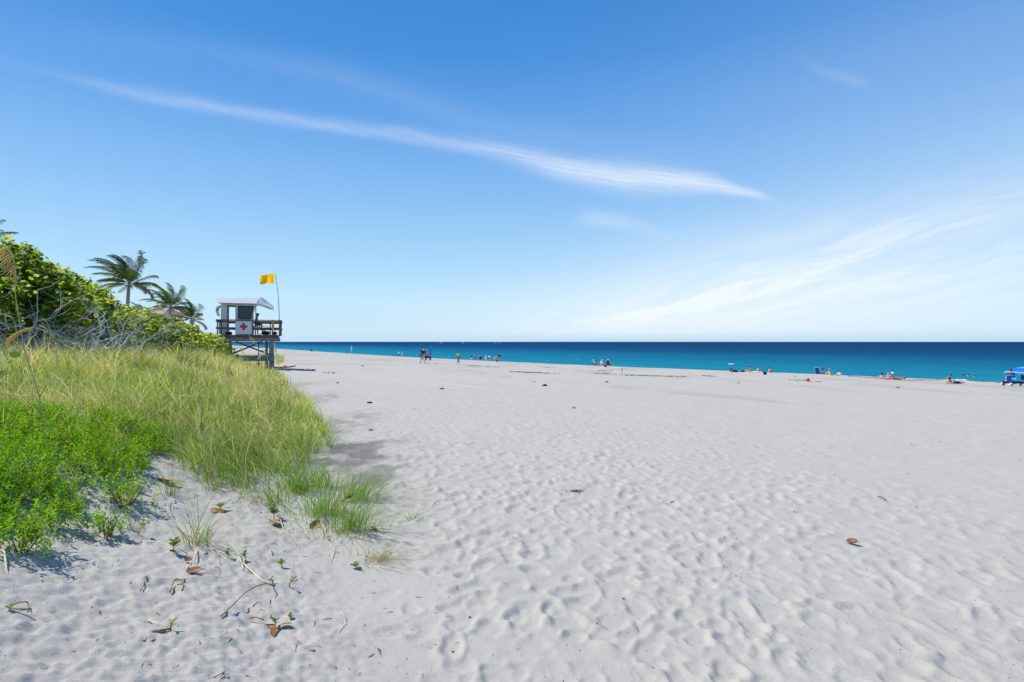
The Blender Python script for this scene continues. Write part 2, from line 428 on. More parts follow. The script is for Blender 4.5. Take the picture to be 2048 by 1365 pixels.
# ================================================================== sand: one sheet, finer near the camera
th_front = np.radians(np.arange(-80, 80.001, .2))
th_back = np.radians(np.arange(84, 277, 4.))
TH = np.concatenate([th_front, th_back])
RR = np.concatenate([np.exp(np.arange(math.log(.7), math.log(62), .006)), np.exp(np.arange(math.log(62.5), math.log(4000), .03))])
nr, nth = len(RR), len(TH)
GX = RR[:, None] * np.sin(TH)[None, :]; GY = RR[:, None] * np.cos(TH)[None, :]
GZ = ground(GX, GY)
base0 = GZ.copy()
A_, B_ = ab(GX, GY)
C_ = np.interp(A_, CREST_A, CREST_B) - B_
T_ = np.interp(A_, TOE_A, TOE_B) - B_
fade = np.clip(1.3 - RR / 75., 0, 1)[:, None]
# tyre tracks running along the beach
trk = np.zeros_like(GZ)
for c0, am, wd in ((50.2, .035, .20), (48.3, .035, .20), (44.5, .03, .2), (42.6, .03, .2), (38, .025, .22), (36.1, .025, .22), (29, .03, .25), (27, .03, .25), (20, .02, .3), (53.5, .02, .25)):
    cc = c0 + 1.2 * np.sin(A_ / 23. + c0) + .3 * np.sin(A_ / 6. + 2 * c0)
    q = (C_ - cc) / wd
    am *= 1.9
    trk += -am * np.exp(-q * q) + am * .6 * np.exp(-((np.abs(q) - 1.6) / .6) ** 2)
GZ += trk * ss((A_ - 12) / 14) * (T_ < .2)
# soft undulation and small scale roughness of trampled sand
beach = ss((.6 - T_) / 1.2)
near_ = np.clip(1.4 - RR / 9., 0, 1)[:, None]
GZ += near_ * beach * (.012 * (fbm(GX / .085, GY / .085, 47, 2) - .5) + .016 * np.abs(fbm(GX / .30, GY / .24, 48, 2) - .5))
GZ += fade * beach * (.030 * (fbm(GX / .7, GY / .7, 41, 3) - .5) + .016 * (fbm(GX / .22, GY / .22, 44, 2) - .5))
# footprints: each presses a flat-bottomed hollow with a rim into what is there already
foot = []
def stamps(n, rmin, rmax, dens):
    r = np.sqrt(rng.uniform(rmin ** 2, rmax ** 2, n)); t = rng.uniform(-R(52), R(52), n)
    x = r * np.sin(t); y = r * np.cos(t)
    tt = toe_t(x, y)
    lat = x - (.15 * y * .2 + .2)
    p = (.30 + .70 * np.exp(-(lat / (2.6 + .22 * y)) ** 2)) * ss((.35 - tt) / .9)
    a, b = ab(x, y); c = np.interp(a, CREST_A, CREST_B) - b
    p *= (c > 3)
    keep = rng.random(n) < p * dens
    return np.stack([x, y, np.clip(lat, -20, 20)], 1)[keep]
foot = np.concatenate([stamps(3800, 1.2, 9, 1.), stamps(10500, 9, 22, .9), stamps(17000, 22, 48, .6)])
rng.shuffle(foot)
i_max = np.searchsorted(RR, 62) - 1; nf = len(th_front)
LR = np.log(RR[:i_max])
for (fx, fy, lat) in foot:
    r0 = math.hypot(fx, fy); t0 = math.atan2(fx, fy); q = .30
    i0 = max(0, int((math.log(max(r0 - q, .71)) - LR[0]) / .006)); i1 = min(i_max, int((math.log(r0 + q) - LR[0]) / .006) + 1)
    dt = q / r0
    j0 = max(0, int((math.degrees(t0 - dt) + 80) / .2)); j1 = min(nf, int((math.degrees(t0 + dt) + 80) / .2) + 1)
    if i1 - i0 < 2 or j1 - j0 < 2: continue
    ang = random.gauss(.25, .55) + (PI if random.random() < .5 else 0)
    dx = GX[i0:i1, j0:j1] - fx; dy = GY[i0:i1, j0:j1] - fy
    pu = dx * math.sin(ang) + dy * math.cos(ang); pv = dx * math.cos(ang) - dy * math.sin(ang)
    L = random.uniform(.06, .135); Wd = random.uniform(.042, .075)
    pv = pv * (1 + .25 * pu / L)
    ed = .25 * (vnoise(dx * 14 + fx * 7, dy * 14 + fy * 3, 77) - .5)
    d = np.sqrt((pu / L) ** 2 + (pv / Wd) ** 2) + ed
    soft = math.exp(-max(0, lat - 1.2) / 3.2) if lat > 0 else 1.0
    dep_ = random.uniform(.005, .020) * (.30 + .70 * soft) * (.75 if r0 > 20 else 1)
    msk = ss((1.25 - d) / .6)
    loc = GZ[i0:i1, j0:j1]
    cen = base0[i0:i1, j0:j1]
    flat = cen - dep_ + .35 * dep_ * (pu / L)
    loc = loc * (1 - .8 * msk) + flat * .8 * msk
    loc = loc + .42 * dep_ * np.exp(-((d - 1.42) / .22) ** 2) * (1 + .8 * np.tanh(-pu / L * 1.5)) * .8
    GZ[i0:i1, j0:j1] = loc
# dune foot: wind-drifted, rain-pocked sand
dn = ss((T_ - .1) / .8) * np.clip(1.25 - RR / 16., 0, 1)[:, None]
GZ += dn * (.030 * (fbm(GX / .5 + .4 * GY, GY / .22, 51, 3) - .5) + .026 * (vnoise(GX / .06, GY / .045, 52) - .5) + .022 * (vnoise(GX / .03, GY / .026, 53) - .5))

V = np.stack([GX, GY, GZ], -1).reshape(-1, 3)
V = np.concatenate([V, [[0, 0, gz(0, 0)]]])
ii, jj = np.meshgrid(np.arange(nr - 1), np.arange(nth), indexing='ij')
j2 = (jj + 1) % nth
quads = np.stack([ii * nth + jj, (ii + 1) * nth + jj, (ii + 1) * nth + j2, ii * nth + j2], -1).reshape(-1, 4)[:, ::-1]
jr = np.arange(nth); tris = np.stack([np.full(nth, len(V) - 1), (jr + 1) % nth, jr], 1)[:, ::-1]
# dark mineral sand and damp stains that belong to the sand itself
st = np.zeros(nr * nth + 1)
def stain(px, py, sx, sy, amt, seed):
    p = at(px, py)
    d = ((GX - p.x) / sx) ** 2 + ((GY - p.y) / sy) ** 2
    n = fbm(GX / .28, GY / .5, seed, 5)
    return .8 * amt * np.clip(np.exp(-d) * 1.7 * ss((n - .34) / .34), 0, 1)
stm = stain(715, 905, .70, 1.3, 1.0, 61) + stain(650, 915, .6, 1.0, .7, 62) + stain(775, 945, .5, .7, .8, 65) + stain(680, 850, .5, 2.2, .7, 63) + stain(615, 800, .7, 3.0, .6, 64) + stain(590, 770, .8, 3.5, .5, 67) + stain(700, 960, .6, .4, .5, 68)
stm = stm + .20 * ss((fbm(GX / 4., GY / 9., 66, 4) - .5) / .2) * (C_ < 45) * np.clip(C_ / 4., 0, 1)
stm = np.clip(stm, 0, 1)
st[:-1] = stm.reshape(-1)
m, nt, p = new_mat('beach_sand'); M['sand'] = m
q = NT(nt)
tc = q.n('ShaderNodeTexCoord'); ob = tc.outputs['Object']
at_ = q.n('ShaderNodeAttribute'); at_.attribute_name = 'Col'; sx = q.n('ShaderNodeSeparateColor'); nt.links.new(at_.outputs['Color'], sx.inputs[0])
n1 = q.noise(ob, 1.1, 6, .6); n2 = q.noise(ob, 9., 4, .6); n3 = q.noise(ob, 150., 4, .75)
base = q.mix(n1, (.442, .412, .360, 1), (.508, .474, .418, 1))
base = q.mix(q.m('MULTIPLY', q.rng(n3, .35, .65), .50), base, (.350, .325, .288, 1))
base = q.mix(q.m('MULTIPLY', q.rng(n2, .5, .75), .16), base, (.345, .322, .292, 1))
base = q.mix(q.m('MULTIPLY', sx.outputs[0], .85), base, (.15, .142, .132, 1))
vo = q.n('ShaderNodeTexVoronoi'); vo.inputs['Scale'].default_value = 60.; nt.links.new(ob, vo.inputs['Vector'])
sc_ = q.n('ShaderNodeSeparateColor'); nt.links.new(vo.outputs['Color'], sc_.inputs[0])
speck = q.m('MULTIPLY', q.m('LESS_THAN', sc_.outputs[0], .012), q.m('LESS_THAN', vo.outputs['Distance'], .28))
base = q.mix(speck, base, (.08, .06, .05, 1))
nt.links.new(base, p.inputs['Base Color']); p.inputs['Roughness'].default_value = .95; p.inputs['Specular IOR Level'].default_value = .06
h = q.m('ADD', q.m('MULTIPLY', q.noise(ob, 26., 5, .6), .5), q.m('ADD', q.m('MULTIPLY', q.noise(ob, 130., 3, .6), .28), q.m('MULTIPLY', q.noise(ob, 600., 2, .6), .12)))
bp = q.n('ShaderNodeBump'); bp.inputs['Strength'].default_value = .7; bp.inputs['Distance'].default_value = .02
nt.links.new(h, bp.inputs['Height']); nt.links.new(bp.outputs['Normal'], p.inputs['Normal'])
sand = np_mesh('sand', V, [quads.astype(np.int32), tris.astype(np.int32)], M['sand'], None, np.repeat(st[:, None], 3, 1), True)
tag(sand, kind='structure')

# ================================================================== sea
m, nt, p = new_mat('sea_water'); M['sea'] = m
q = NT(nt)
tc = q.n('ShaderNodeTexCoord'); ob = tc.outputs['Object']; s3 = q.n('ShaderNodeSeparateXYZ'); nt.links.new(ob, s3.inputs[0])
bb = q.m('ADD', q.m('MULTIPLY', s3.outputs[0], TN[0]), q.m('MULTIPLY', s3.outputs[1], TN[1]))
aa = q.m('ADD', q.m('MULTIPLY', s3.outputs[0], TU[0]), q.m('MULTIPLY', s3.outputs[1], TU[1]))
off = q.m('SUBTRACT', bb, q.m('ADD', 70., q.m('MULTIPLY', q.m('MAXIMUM', q.m('SUBTRACT', aa, 100.), 0.), .17)))
off = q.m('MAXIMUM', off, 0.)
patch = q.noise(q.xyz(q.m('MULTIPLY', aa, .006), q.m('MULTIPLY', bb, .02), 0.), 1., 5, .6)
off2 = q.m('MULTIPLY', off, q.m('ADD', .55, q.m('MULTIPLY', patch, .9)))
fac = q.m('DIVIDE', off2, q.m('ADD', off2, 260.))
cr = q.n('ShaderNodeValToRGB'); e = cr.color_ramp.elements
pts = SEA_RAMP
e[0].position, e[0].color = pts[0][0], (*pts[0][1], 1); e[1].position, e[1].color = pts[-1][0], (*pts[-1][1], 1)
for pos, c in pts[1:-1]:
    x = e.new(pos); x.color = (*c, 1)
nt.links.new(fac, cr.inputs['Fac'])
chop = q.noise(q.xyz(q.m('MULTIPLY', aa, .05), q.m('MULTIPLY', bb, .22), 3.), 1., 6, .65)
col = q.mix(q.rng(chop, .35, .68, 0., .55), cr.outputs['Color'], q.mix(1., cr.outputs['Color'], (.55, .62, .72, 1), 'MULTIPLY'))
df = q.n('ShaderNodeBsdfDiffuse'); nt.links.new(col, df.inputs['Color'])
gl = q.n('ShaderNodeBsdfGlossy'); gl.inputs['Roughness'].default_value = .28; gl.inputs['Color'].default_value = (.8, .9, 1, 1)
sm_ = q.n('ShaderNodeMixShader'); sm_.inputs[0].default_value = .025; nt.links.new(df.outputs[0], sm_.inputs[1]); nt.links.new(gl.outputs[0], sm_.inputs[2])
nt.nodes.remove(p); nt.links.new(sm_.outputs[0], nt.nodes['Material Output'].inputs['Surface'])
h = q.m('ADD', q.noise(q.xyz(q.m('MULTIPLY', aa, .35), q.m('MULTIPLY', bb, .9), 0.), 1., 5, .6), q.m('MULTIPLY', q.noise(ob, 2.2, 4, .6), .35))
bp = q.n('ShaderNodeBump'); bp.inputs['Strength'].default_value = .55; bp.inputs['Distance'].default_value = .5
nt.links.new(h, bp.inputs['Height']); nt.links.new(bp.outputs['Normal'], df.inputs['Normal']); nt.links.new(bp.outputs['Normal'], gl.inputs['Normal'])
rs = np.concatenate([[0], np.exp(np.arange(math.log(30), math.log(60000), .12))]); tt = np.radians(np.arange(0, 360, 2.))
SX = rs[:, None] * np.sin(tt); SY = rs[:, None] * np.cos(tt)
i2, j_ = np.meshgrid(np.arange(len(rs) - 1), np.arange(len(tt)), indexing='ij'); jn = (j_ + 1) % len(tt); k = len(tt)
sq = np.stack([i2 * k + j_, (i2 + 1) * k + j_, (i2 + 1) * k + jn, i2 * k + jn], -1).reshape(-1, 4)[:, ::-1]
sea = np_mesh('sea', np.stack([SX, SY, np.full_like(SX, SEA_Z)], -1).reshape(-1, 3), [sq.astype(np.int32)], M['sea'])
tag(sea, kind='structure')
# ================================================================== vegetation
def blades(P, Hh, Wd, lean, head, col, seg=4, curl=1.0):
    """tapered curved blades: base P (N,3), height, width, lean vector (N,2) = horizontal tip shift / height, head = facing angle"""
    N = len(P); k = np.linspace(0, 1, seg + 1)
    V = np.zeros((N, 2 * seg + 1, 3), np.float32)
    sx, sy = np.cos(head), np.sin(head)
    ln = np.hypot(lean[:, 0], lean[:, 1])
    for i, t in enumerate(k):
        hor = t ** (1 + curl)
        zz = (t - .42 * np.minimum(ln, 1.6) ** 1.2 * t ** 2.6) * Hh
        cx = P[:, 0] + lean[:, 0] * Hh * hor; cy = P[:, 1] + lean[:, 1] * Hh * hor; cz = P[:, 2] + zz
        w = Wd * .5 * (1 - t ** 1.6) * (1 if i else .8)
        if i < seg:
            V[:, 2 * i] = np.stack([cx - sx * w, cy - sy * w, cz], 1); V[:, 2 * i + 1] = np.stack([cx + sx * w, cy + sy * w, cz], 1)
        else:
            V[:, 2 * seg] = np.stack([cx, cy, cz], 1)
    o = (np.arange(N) * (2 * seg + 1))[:, None]
    Q = [o + np.array([[2 * i, 2 * i + 1, 2 * i + 3, 2 * i + 2]]) for i in range(seg - 1)]
    T = o + np.array([[2 * seg - 2, 2 * seg - 1, 2 * seg]])
    C = np.repeat(col, 2 * seg + 1, 0)
    return V.reshape(-1, 3), [np.concatenate(Q).astype(np.int32), T.astype(np.int32)], C
def leaves(P, Nm, U, size, col, tmpl, bend=0.15):
    """flat leaf polygons: centre P, normal Nm, in-plane direction U, template points (k,2)"""
    Nm = Nm / np.linalg.norm(Nm, axis=1, keepdims=True)
    U = U - Nm * (U * Nm).sum(1, keepdims=True); U = U / np.maximum(np.linalg.norm(U, axis=1, keepdims=True), 1e-6)
    Wv = np.cross(Nm, U); k = len(tmpl); N = len(P)
    V = P[:, None, :] + size[:, None, None] * (tmpl[None, :, 0:1] * U[:, None, :] + tmpl[None, :, 1:2] * Wv[:, None, :] - bend * (tmpl[None, :, 0:1] ** 2 - .6 * np.abs(tmpl[None, :, 1:2])) * Nm[:, None, :])
    F_ = (np.arange(N) * k)[:, None] + np.arange(k)[None, :]
    return V.reshape(-1, 3), F_.astype(np.int32), np.repeat(col, k, 0)
def pick(cols, wts, n, jit=.18):
    c = np.array(cols)[rng.choice(len(cols), n, p=np.array(wts) / sum(wts))]
    return np.clip(c * rng.uniform(1 - jit, 1 + jit, (n, 1)) * rng.uniform(.93, 1.07, (n, 3)), 0, 1)
def poly_world(pp):
    return np.array([[*at(*p)[:2]] for p in pp])
def inside(P, poly):
    x, y = P[:, 0], P[:, 1]; r = np.zeros(len(P), bool); n = len(poly)
    for i in range(n):
        x1, y1 = poly[i]; x2, y2 = poly[(i + 1) % n]
        c = ((y1 > y) != (y2 > y)) & (x < (x2 - x1) * (y - y1) / (y2 - y1 + 1e-12) + x1)
        r ^= c
    return r
def edge_dist(P, poly, closed=True):
    d = np.full(len(P), 1e9); n = len(poly)
    for i in range(n if closed else n - 1):
        a = np.array(poly[i]); b = np.array(poly[(i + 1) % n]); ab_ = b - a
        t = np.clip(((P - a) @ ab_) / (ab_ @ ab_), 0, 1)
        d = np.minimum(d, np.linalg.norm(P - a - t[:, None] * ab_, axis=1))
    return d
GREEN = [(.20, .33, .03), (.27, .39, .04), (.13, .25, .045), (.42, .41, .10), (.68, .62, .32), (.18, .31, .13), (.33, .42, .055)]
GW_NEAR = [3, 2, 3.4, 1.2, .7, 2.6, 1.2]
GW_FAR = [3.2, 4, 2.0, 1.6, 1.6, 1.4, 2.2]

# ---- the dune grass sward (uncountable)
near_edge = [at(p[0], p[1])[:2] for p in [(-200, 885), (60, 890), (200, 895), (300, 895), (345, 905), (370, 950), (430, 972), (500, 985), (560, 968), (610, 940), (640, 905), (655, 870), (640, 840), (606, 800), (580, 775), (562, 752)]]
gp = [tuple(v) for v in near_edge] + [(-17.6, 39.5), (-24, 60), (-40, 100), (-52, 100), (-27, 50), (-17.5, 30), (-13.0, 18), (-11.5, 11), (-9.0, 6.5)]
gp = np.array(gp)
def sward(n, box, wf):
    P = np.stack([rng.uniform(box[0], box[1], n), rng.uniform(box[2], box[3], n)], 1)
    P = P[inside(P, gp)]
    d = edge_dist(P, np.array([tuple(v) for v in near_edge]), False)
    patch = fbm(P[:, 0] / .9, P[:, 1] / .9, 91, 3)
    keep = rng.random(len(P)) < (.22 + .78 * ss((patch - .34) / .22)) * (.50 + .50 * ss(d / .8)) + .2 * ss((d - .5) / 1.)
    return P[keep], d[keep]
parts_ = []
for n, box, wf, hf in ((80000, (-12, -1.5, 4.2, 9), 1.4, .95), (82000, (-16, -3, 9, 17), 2.7, 1.05), (68000, (-24, -6, 17, 36), 4.6, 1.05), (40000, (-52, -12, 36, 100), 6., 1.)):
    P, d = sward(n, box, wf)
    # blades grow from tussocks: fan out from clump centres, each clump with its own height and tone
    cs_ = .34 if wf < 4 else .6
    cell = np.floor(P / cs_); r1 = _hash(cell[:, 0], cell[:, 1], 1); r2 = _hash(cell[:, 0], cell[:, 1], 2); r3 = _hash(cell[:, 0], cell[:, 1], 3); r4 = _hash(cell[:, 0], cell[:, 1], 4)
    cen = (cell + .5 + .5 * np.stack([r1 - .5, r2 - .5], 1)) * cs_
    P = cen + (P - cen) * .72 + rng.normal(0, .02, P.shape)
    N = len(P); z = ground(P[:, 0], P[:, 1]) - .02
    dist = np.hypot(P[:, 0], P[:, 1])
    Hh = rng.uniform(.26, .66, N) * hf * (.80 + .20 * ss(d / 1.5)) * (.65 + .7 * fbm(P[:, 0] / 1.7, P[:, 1] / 1.7, 95, 2)) * (.58 + .8 * r3)
    swirl = fbm(P[:, 0] / 1.1, P[:, 1] / 1.1, 99, 2) - .5
    lean = np.stack([rng.normal(-.40, .34, N) + .9 * swirl, rng.normal(-.05, .34, N)], 1) + (P - cen) / cs_ * 1.3
    wild = rng.random(N) < .26                                        # long loose blades lying over the others
    lean[wild] += rng.normal(0, .95, (wild.sum(), 2)) + np.array([-.25, 0]); Hh[wild] *= 1.35
    t = ss((dist - 5) / 8)
    dry = fbm(P[:, 0] / 2.1, P[:, 1] / 2.1, 97, 3)
    cA = pick(GREEN, GW_NEAR, N); cB = pick(GREEN, GW_FAR, N); cS = pick([(.72, .62, .30), (.62, .56, .24), (.58, .58, .22)], [1, 1, 1], N)
    col = np.where((rng.random(N) < t)[:, None], cB, cA) * (.50 + .95 * r4)[:, None]
    straw = rng.random(N) < .10 + ss((dry - .46) / .16) * .70 * ss((-P[:, 0] - 3.8) / 2.5)
    cN = pick([(.14, .26, .055), (.20, .32, .05), (.10, .19, .045), (.26, .36, .07)], [1, 1, 1, .7], N)
    nearg = rng.random(N) < .85 * ss((9.5 - dist) / 3.5) * ss((P[:, 0] + 5.2) / 1.6)
    col = np.where(nearg[:, None], cN * (.75 + .5 * r4)[:, None], col); straw &= ~nearg
    col = np.clip(np.where(straw[:, None] | wild[:, None] & (rng.random(N) < .5)[:, None], cS, col), 0, 1)
    parts_.append(blades(np.column_stack([P, z]), Hh, rng.uniform(.0032, .0062, N) * wf, lean, rng.uniform(0, PI, N), col, 4 if wf < 5 else 3))
off = 0; VV = []; QQ = []; TT3 = []; CC = []
for v, f, c in parts_:
    VV.append(v); QQ.append(f[0] + off); TT3.append(f[1] + off); CC.append(c); off += len(v)
o = np_mesh('dune_grass', np.concatenate(VV), [np.concatenate(QQ), np.concatenate(TT3)], M['grass'], None, np.concatenate(CC))
tag(o, 'wind-combed green and straw dune grass covering the sandy rise', 'dune grass', None, 'stuff')

# ---- bright green creeping ground cover
cp = np.array([tuple(at(*p)[:2]) for p in [(-160, 1060), (-70, 1085), (20, 1075), (70, 1062), (100, 1038), (190, 1030), (225, 1010), (262, 985), (290, 960), (300, 935), (348, 900), (335, 868), (280, 850), (200, 836), (120, 822), (40, 824), (-200, 830)]])
CRE = [(.17, .36, .006), (.25, .46, .008), (.10, .25, .006), (.34, .50, .012), (.06, .16, .006), (.40, .34, .03)]
ltm = np.array([(0, 0), (.4, .13), (.78, .14), (1, 0), (.78, -.14), (.4, -.13)])
def creeper(P, hmax, nl=15, ls=.036):
    """sprigs: short upright stems dressed with small narrow leaves"""
    n = len(P); z = ground(P[:, 0], P[:, 1])
    hh = hmax * rng.uniform(.55, 1.1, n)
    tip = np.stack([rng.normal(.10, .30, n), rng.normal(0, .30, n)], 1)
    k = np.tile(np.linspace(.25, 1.02, nl), (n, 1)) + rng.normal(0, .03, (n, nl))
    C = np.stack([P[:, 0:1] + tip[:, 0:1] * hh[:, None] * k, P[:, 1:2] + tip[:, 1:2] * hh[:, None] * k, z[:, None] + hh[:, None] * k], -1).reshape(-1, 3)
    a = (np.arange(nl) * 2.4)[None, :] + rng.uniform(0, 6.28, (n, 1)); a = a.reshape(-1)
    m_ = len(C)
    U = np.stack([np.cos(a), np.sin(a), rng.uniform(.25, 1.1, m_)], 1)
    Nm = np.stack([-np.cos(a) * .7, -np.sin(a) * .7, np.full(m_, .9)], 1) + rng.normal(0, .25, (m_, 3))
    col = np.repeat(pick(CRE, [4, 3, 3, 1.6, 1.2, .3], n, .2), nl, 0) * rng.uniform(.85, 1.15, (m_, 1))
    return leaves(C, Nm, U, ls * rng.uniform(.7, 1.25, m_), np.clip(col, 0, 1), ltm)
def stems(P, hmax, mi):
    b = MB()
    for x, y in P:
        g = gz(x, y); b.tube([(x, y, g - .01), (x + .01, y, g + hmax * .5), (x + .02, y + .01, g + hmax * .95)], [.004, .003, .002], 4, mi, False)
    return b
lo, hi = cp.min(0), cp.max(0)
P = rng.uniform(lo, hi, (10500, 2)); P = P[inside(P, cp)]
d = edge_dist(P, cp); pt = fbm(P[:, 0] / .28, P[:, 1] / .28, 71, 3)
P = P[(rng.random(len(P)) < ss((pt - .30) / .16)) & (pt > .60 - .9 * d)]
dE = edge_dist(P, cp)
hcov = (.45 + .55 * ss(dE / .55)) * (.19 + .13 * fbm(P[:, 0] / .5, P[:, 1] / .5, 72, 2))
v, f, c = creeper(P, hcov, 17, .032)
o = np_mesh('ground_cover', v, [f], M['creeper'], None, c)
tag(o, 'bright green small-leaved creeper spreading over the dune foot', 'ground cover', None, 'stuff')
def sprig(name, px, py, rad, h, n, label, group='low green plants at the edge of the sand'):
    p = at(px, py); e = empty(name, p, 0, label, 'plant', group)
    q = rng.normal(0, rad * .55, (n, 2)); Pw = q + np.array([p.x, p.y])
    v, f, c = creeper(Pw, np.full(n, h), 15, .034)
    np_mesh('foliage', v - np.array(p), [f], M['creeper'], e, c)
    b = MB()
    for x, y in q[:max(3, n // 8)]:
        b.tube([(x * .25, y * .25, -.02), (x * .7, y * .7, h * .35), (x, y, h * .8)], [.006, .004, .002], 5)
    b.build('stem', M['redstem'], e)
sprig('green_shrub', 40, 1100, .17, .20, 60, 'rounded green shrublet standing apart lowest at the left edge')
sprig('green_shrub', 212, 1076, .12, .17, 34, 'small green shrublet raised on one bare brown stem above the sand')
sprig('green_shrub', 250, 1008, .18, .21, 60, 'green shrublet spreading right toward the orange dead leaf')
sprig('green_shrub', 110, 1058, .15, .18, 44, 'green shrublet between the bare stem and the left edge')

# ---- separate grass tufts in front of the sward
def tuft(px, py, n, h, spread, lean, label, dry=.12, group='grass tufts on the sand before the dune'):
    p = at(px, py); e = empty('grass_tuft', p, 0, label, 'grass tuft', group)
    def bl(n, h, sc, cols, wts, name, wd=(.003, .006)):
        if n < 1: return
        q = rng.normal(0, spread * 1.25, (n, 2)) * rng.uniform(.4, 1.25, (n, 1)); Pw = q + np.array([p.x, p.y])
        z = ground(Pw[:, 0], Pw[:, 1]) - p.z - .015
        out = q / max(spread, .01) * .28
        ln = np.stack([rng.normal(lean[0], .62, n), rng.normal(lean[1], .62, n)], 1) * sc + out * 1.6
        v, f, c = blades(np.column_stack([q, z]), h * rng.uniform(.45, 1.15, n), rng.uniform(*wd, n), ln, rng.uniform(0, PI, n), pick(cols, wts, n), 6)
        np_mesh(name, v, f, M['grass'], e, c)
    bl(int(n * NK), h * 1.35, 1.0, GREEN[:3] + [GREEN[5], GREEN[6]], [3, 1.5, 4.5, 2, .5], 'blade', (.0035, .0075))
    bl(int(n * dry * 2) + 3, h * .75, 2.0, [(.45, .36, .18), (.36, .25, .11), (.55, .47, .26)], [1, 1, 1], 'dry_blade')
NK = 1.5
tuft(596, 985, 150, .40, .10, (-.1, 0), 'dense upright green tuft left of the two curled brown leaves')
tuft(650, 1030, 170, .38, .11, (.35, -.1), 'dense green tuft directly behind the smaller brown leaf')
tuft(700, 1062, 150, .36, .11, (.5, -.45), 'tuft of long green blades sprawling forward to the lowest right')
tuft(712, 1000, 120, .36, .09, (.95, .05), 'green tuft bending right toward the lone seedling with a tall stalk')
tuft(640, 975, 120, .40, .12, (.2, 0), 'green tuft at the back of the sprawling clump')
tuft(545, 1010, 60, .34, .07, (-.7, -.2), 'thin tuft leaning left over the larger brown leaf')
NK = 1.2
tuft(398, 1092, 26, .44, .05, (.2, 0), 'open tuft with broad green blades over trailing straw runners', 1.0)
tuft(341, 990, 16, .40, .035, (-.25, 0), 'sparse tuft rooted just right of the plump orange dead leaf', .5)
tuft(425, 978, 26, .24, .04, (.1, .1), 'short tuft in front of the grass edge, above the leafy seedling', .4)
tuft(268, 1062, 9, .36, .03, (-.5, 0), 'few thin arching blades right of the bare-stemmed shrublet', .4)
NK = 1.5
tuft(655, 893, 60, .40, .10, (.5, .1), 'pale green tuft at the grass corner beside the dark sand')
tuft(612, 905, 60, .38, .10, (.3, 0), 'green tuft with straw base between the grass corner and the dark round seedling')
tuft(636, 862, 60, .42, .14, (.7, .1), 'blue-green tuft fanning right above the dark sand patch')
NK = 1.
tuft(824, 1040, 14, .14, .02, (.3, 0), 'tiny tuft with one tall thin stalk, farthest onto the sand')
tuft(505, 1005, 18, .34, .05, (.2, -.2), 'sparse tuft drooping over the bare sand in front of the grass')
tuft(745, 1120, 26, .13, .06, (1.2, 0), 'flattened yellow straw tuft lying near the footprints', 2.0)

# ---- sea oats: tall thin stems with drooping seed heads
def sea_oat(pts, d, hd, label, gold='oatgold', leafy=0, rad=.0042):
    """pts: stem from base to tip as photo pixels at distance d; the last hd of the length carries the seed head"""
    P = [dep(x, y, d + .06 * i) for i, (x, y) in enumerate(pts)]
    P[0].z = min(P[0].z, gz(P[0].x, P[0].y) + .02)
    fine = []
    n = len(P)
    for i in range(n - 1):
        p0 = P[max(i - 1, 0)]; p1 = P[i]; p2 = P[i + 1]; p3 = P[min(i + 2, n - 1)]
        for k in range(6):
            t = k / 6.
            fine.append(.5 * ((2 * p1) + (p2 - p0) * t + (2 * p0 - 5 * p1 + 4 * p2 - p3) * t * t + (-p0 + 3 * p1 - 3 * p2 + p3) * t ** 3))
    fine.append(P[-1])
    base = fine[0].copy()
    e = empty('sea_oat', base, 0, label, 'sea oat', 'sea oats rising above the dune grass')
    loc = [q - base for q in fine]; k = len(loc)
    MB().tube(loc, [rad * (1 - .7 * i / k) for i in range(k)], 5).build('stem', M['oatstem'], e)
    if hd > 0:
        s = MB(); i0 = int(k * (1 - hd)); L = k - i0
        for i in range(i0, k):
            for rep in range(2):
                q = loc[i] if rep == 0 or i + 1 >= k else loc[i].lerp(loc[i + 1], rep / 3.)
                u = (i - i0) / max(1, L); ln = (.03 + .085 * math.sin(PI * (.15 + .75 * u))) * random.uniform(.7, 1.2) * HEADK
                if HEADK < .6 and random.random() < .35: continue
                for sd in (-1, 1) if rep != 1 else (0,):
                    drx = Vector((-.80 + .18 * sd + random.uniform(-.12, .12), .35 * sd, -.55 + random.uniform(-.15, .1)))
                    a = q + drx * ln * .45; bq = q + drx * ln + Vector((0, 0, -.25 * ln))
                    s.tube([q, a, bq, bq + (bq - a) * .35], [.0014, .0030, .0040, .0007], 4, 0, False)
        s.build('seed_head', M[gold], e)
    for j in range(leafy):
        i = 3 + j * 3
        if i >= k: break
        q = loc[i]; sd = -1 if j % 2 else 1
        tipv = q + Vector((sd * .22 - .1, .05, .18)); mid = q + Vector((sd * .09, .02, .17))
        MB().tube([q, mid, tipv], [.004, .004, .0008], 4).build('leaf', M['oatstem'], e)
HEADK = 1.1
sea_oat([(96, 893), (86, 830), (70, 765), (52, 712), (40, 650), (31, 590), (32, 545), (24, 508), (2, 489), (-24, 495), (-45, 520)], 5.2, .42, 'tallest sea oat with a broad golden head drooping off the left edge', leafy=3, rad=.0058)
HEADK = .75
sea_oat([(158, 760), (153, 712), (128, 690), (102, 670), (80, 658), (58, 656), (38, 663), (26, 674), (20, 690)], 8.5, .42, 'low arching sea oat with a yellow comb-like head before the grey branches')
sea_oat([(112, 760), (114, 710), (106, 675), (96, 650), (84, 634)], 9., 0, 'bare grey seed stalk leaning left in front of the dead branches', rad=.007)
sea_oat([(45, 690), (30, 648), (12, 632), (-12, 624)], 9.5, 0, 'pale bent stalk cut off by the left edge', rad=.008)
HEADK = .30
sea_oat([(412, 897), (407, 825), (395, 770), (372, 708), (361, 672), (349, 645), (334, 625), (318, 608)], 6.0, .34, 'tall green sea oat arching left across the second palm', 'oatpale', leafy=2, rad=.0048)
HEADK = .30
